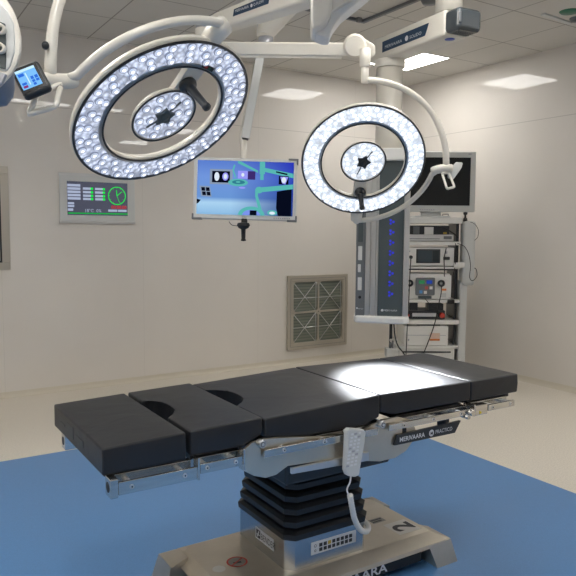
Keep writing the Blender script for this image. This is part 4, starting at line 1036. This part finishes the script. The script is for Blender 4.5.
# camera control unit
D = dev('camera_control_unit', 'flat silver unit on the top shelf below the monitor stand', 'medical device', 430)
o = MB(); tb(o, 402, 452, 234.5, 240.8, .0, .34, .003); obj('casing', o, 'alu', D)
o = MB(); tb(o, 442, 450, 236, 239, -.004, .001, 0); tb(o, 405, 438, 238.4, 239.1, -.003, .001, 0); obj('front_panel', o, 'mgrey', D)
D = dev('light_source', 'dark boxed unit with a pale square front on the silver unit', 'medical device', 430)
o = MB(); tb(o, 405, 449, 225.5, 234.5, .06, .34, .003); obj('casing', o, 'dark', D); o = MB(); tb(o, 424, 433, 227, 234.5, .05, .061, .002); obj('front_panel', o, 'white', D)
o = MB(); tb(o, 413, 419, 226.5, 234, .052, .061, .001); tb(o, 443, 446.5, 232, 234, .054, .061, .001, 1); obj('connector', o, ['mgrey', mat('amber_plastic', (.5, .35, .04), .5)], D)
# white unit with a display
D = dev('insufflator', 'white unit with a wide dark display on the second shelf', 'medical device', 430)
o = MB(); tb(o, 402.5, 453, 247.5, 265.5, .0, .34, .005); obj('casing', o, 'white', D)
o = MB(); tb(o, 415.2, 439, 249, 263, -.004, .001, .001); tb(o, 417, 431, 250.5, 261.5, -.005, -.002, 0, 1); tb(o, 431.6, 437.5, 250.5, 261.5, -.005, -.002, 0, 2); obj('display', o, ['dark', mat('lcd_grey', (.05, .07, .085), .2), mat('lcd_dark', (.025, .035, .04), .2)], D)
o = MB(); c = tm @ V(lx(409.5), 0, lz(257)); o.cyl(c, c - back * .03, .016, 16); obj('socket', o, 'dark', D)
o = MB(); tb(o, 442, 448, 256.5, 259.5, -.03, .001, .003); obj('connector', o, 'dark', D)
o = MB(); tb(o, 444, 446, 251, 253.5, -.003, .001, 0); tb(o, 407, 409, 250.5, 252, -.003, .001, 0); obj('button', o, 'lilac', D)
# top strip of drawers on shelf
# electrosurgical unit
D = dev('electrosurgical_unit', 'white electrosurgical unit with a grey keypad and an orange mark on the third shelf', 'medical device', 430)
o = MB(); tb(o, 403, 451, 275, 299.2, .0, .34, .006); tb(o, 403, 449, 273.5, 280, -.01, .2, .003); obj('casing', o, 'white', D)
o = MB(); tb(o, 415, 434, 277.5, 295, -.028, .001, .008); kp = obj('control_face', o, 'mgrey', D)
o = MB(); tb(o, 418, 423.5, 280, 283.5, -.031, -.027, 0, 0); tb(o, 425.5, 431, 280, 283.5, -.031, -.027, 0, 1)
for x, y, mi in ((418.5, 285.5, 2), (418.5, 290, 3), (424, 286, 4), (428.5, 286, 5), (423, 290.5, 5)): tb(o, x, x + 3, y, y + 3, -.031, -.027, 0, mi)
obj('button', o, [emat('lcd_green', (.05, .30, .12), .35), emat('lcd_blue', (.03, .08, .45), .4), 'mgrey', mat('key_blue', (.1, .3, .6), .5), mat('key_red', (.55, .12, .10), .5), 'white'], kp)
o = MB(); tb(o, 418, 431, 296, 298.5, -.02, .001, .001); obj('slot', o, 'dgrey', D)
for x, y in ((409, 283), (440.5, 283)):
    c = tm @ V(lx(x), -.008, lz(y)); o = MB(); o.lathe([(.014, 0), (.032, 0), (.032, .02), (.022, .02), (.014, .004)], frame(c, xr, V(0, 0, 1)), 24)
    obj('socket_ring', o, 'dark', D)
o = MB(); tb(o, 441.5, 446, 288.5, 290.5, -.003, .001, 0); obj('warning_mark', o, 'orange', D)
o = MB(); tb(o, 406.5, 408.5, 289, 291.5, -.006, .001, .001); obj('outlet', o, 'green', D)
o = MB(); tb(o, 440, 446, 293, 297, -.003, .001, 0); obj('rating_label', o, 'greyw', D)
# suction / pump unit
D = dev('pump_unit', 'dark low unit with two red round knobs on the fourth shelf', 'medical device', 430)
o = MB(); tb(o, 405, 446, 311, 319.5, .02, .3, .004); tb(o, 411, 419, 303.5, 312, .05, .2, .004); tb(o, 430, 445, 304.5, 312, .05, .2, .004); obj('casing', o, 'dark', D)
o = MB(); tb(o, 413, 438, 313.5, 317, .012, .021, .001); obj('front_panel', o, 'alu', D)
for x, r in ((408, .016), (442.5, .025)):
    c = tm @ V(lx(x), .02, lz(315.5)); o = MB().cyl(c, c - back * .035, r, 20, bev=.003); obj('knob', o, 'red', D)
# printer
D = dev('printer', 'white desktop printer with an orange label on the lowest open shelf', 'printer', 430)
o = MB(); tb(o, 404, 448.5, 326, 345.8, -.03, .33, .008); obj('casing', o, 'white', D)
o = MB(); tb(o, 418, 441, 324.5, 326.8, .0, .25, .004); obj('paper_tray', o, 'dark', D)
o = MB(); tb(o, 430, 440, 333, 340.5, -.032, -.029, 0, 0); tb(o, 430, 440, 338.8, 340.6, -.033, -.029, 0, 1); obj('label_sticker', o, [mat('label_peach', (.75, .55, .45), .5), 'orange'], D)
o = MB(); tb(o, 406, 446, 335.0, 335.5, -.031, -.029, 0, 0); tb(o, 408, 409.5, 339, 341, -.032, -.029, 0, 0); obj('seam', o, 'lilac', D)
# small webcam on the side column, loose fittings
c = tm @ V(lx(463.5), .02, lz(220.5)); o = MB(); o.lathe([(0, -.01), (.022, -.008), (.018, .02), (.009, .03), (.009, .05), (.018, .058), (.02, .075), (0, .08)], Matrix.Translation(c), 18); tag(obj('camera_holder', o, 'black'), 'small black holder on top of the trolley side column under the monitor corner', 'holder')
o = MB(); a_, b_ = tm @ V(lx(441), .02, lz(217.3)), tm @ V(lx(446.5), .02, lz(217.3)); o.tube([a_, a_ + V(0, 0, .03), b_ + V(0, 0, .03), b_], .004, 8); tag(obj('wire_holder', o, 'dark'), 'small dark wire bracket standing on the top shelf beside the monitor stand', 'bracket')
# cables
def cable(pts, label, r=.0045, off=-.06):
    q = [tm @ V(lx(x), off if len(p_) < 3 else p_[2], lz(y)) for p_ in pts for x, y in [p_[:2]]]
    tag(obj('cable', MB().tube(smooth_path(q), r, 8), 'black'), label, 'cable')
cable([(409.5, 257, -.02), (408.5, 262), (408, 275), (407.5, 300), (406.5, 330), (406, 352), (405.5, 368, -.05)], 'black cable dropping straight from the white display unit down the trolley left side')
cable([(440, 284, -.045), (439.5, 292), (437, 305), (434, 322), (429, 338), (424, 352), (419, 366)], 'black cable slanting from the electrosurgical unit across the printer front')
cable([(455, 243, -.03), (460, 246), (464.5, 254), (466.5, 265), (466, 276), (469, 279.5), (473, 275), (472.5, 269), (470.5, 267)], 'thin black cable looping over the grey side column of the trolley', .0035, -.10)
cable([(444, 248, -.03), (441.5, 258), (442, 268), (443, 276, -.03)], 'short black cable from the white display unit to the shelf below')
cable([(453, 243, -.03), (454.5, 252), (453, 262), (452, 274, -.03)], 'black cable along the right shelf edge beside the white display unit', .0035)
cable([(436, 226.5, .03), (444, 229, .0), (452, 234, -.03), (455, 238)], 'black cable bundle crossing in front of the dark boxed unit', .006)
cable([(424, 298, -.03), (428, 303), (433, 308, -.03)], 'short dark cable hanging under the grey keypad', .003)
cable([(463, 221, .03), (469, 223, -.07), (473.5, 229, -.08), (473.8, 236, -.07), (471, 240, -.06)], 'thin cable curving from the small black holder round the column', .0025)
# cables below the near pendant
pc = [hm @ V(.26, .10, zb + .0)]; pc += [at(394, 326, 4.72), at(395, 336, 4.8), at(398, 346, 4.9), at(405, 356, 5.0), at(409, 375, 5.05), at(408, 395, 5.0)]
obj('cable', MB().tube(smooth_path(pc), .005, 8), 'black', P_)
o = MB(); c = tm @ V(lx(456.0), -.055, lz(299)); o.box((-.03, -.02, -.018), (.03, .02, .018), .006, mtx=tm @ Matrix.Translation((lx(450), -.04, lz(301)))); tag(obj('foot_switch_plug', o, 'black'), 'black plug resting at the right end of the third shelf edge', 'plug')
# box with pens
o = thing('accessory_box', 'small grey box with upright tools beside the lower left of the trolley', 'box', tm @ Matrix.Translation((lx(391.5), -.02, lz(358))))
b_ = MB(); tb(b_, 386, 397.5, 348.5, 357.5, -.08, .04, .004); obj('box_body', b_, 'greyw', o)
for x, h_ in ((391, 342.5), (393, 341), (390, 344)):
    b_ = MB(); b_.cyl(tm @ V(lx(x), -.02, lz(350)), tm @ V(lx(x) + .002, -.02, lz(h_)), .008, 10); obj('tool', b_, 'mgrey', o)
b_ = MB(); tb(b_, 395, 400, 352, 355, -.03, .03, .002); obj('bracket', b_, 'greyw', o)
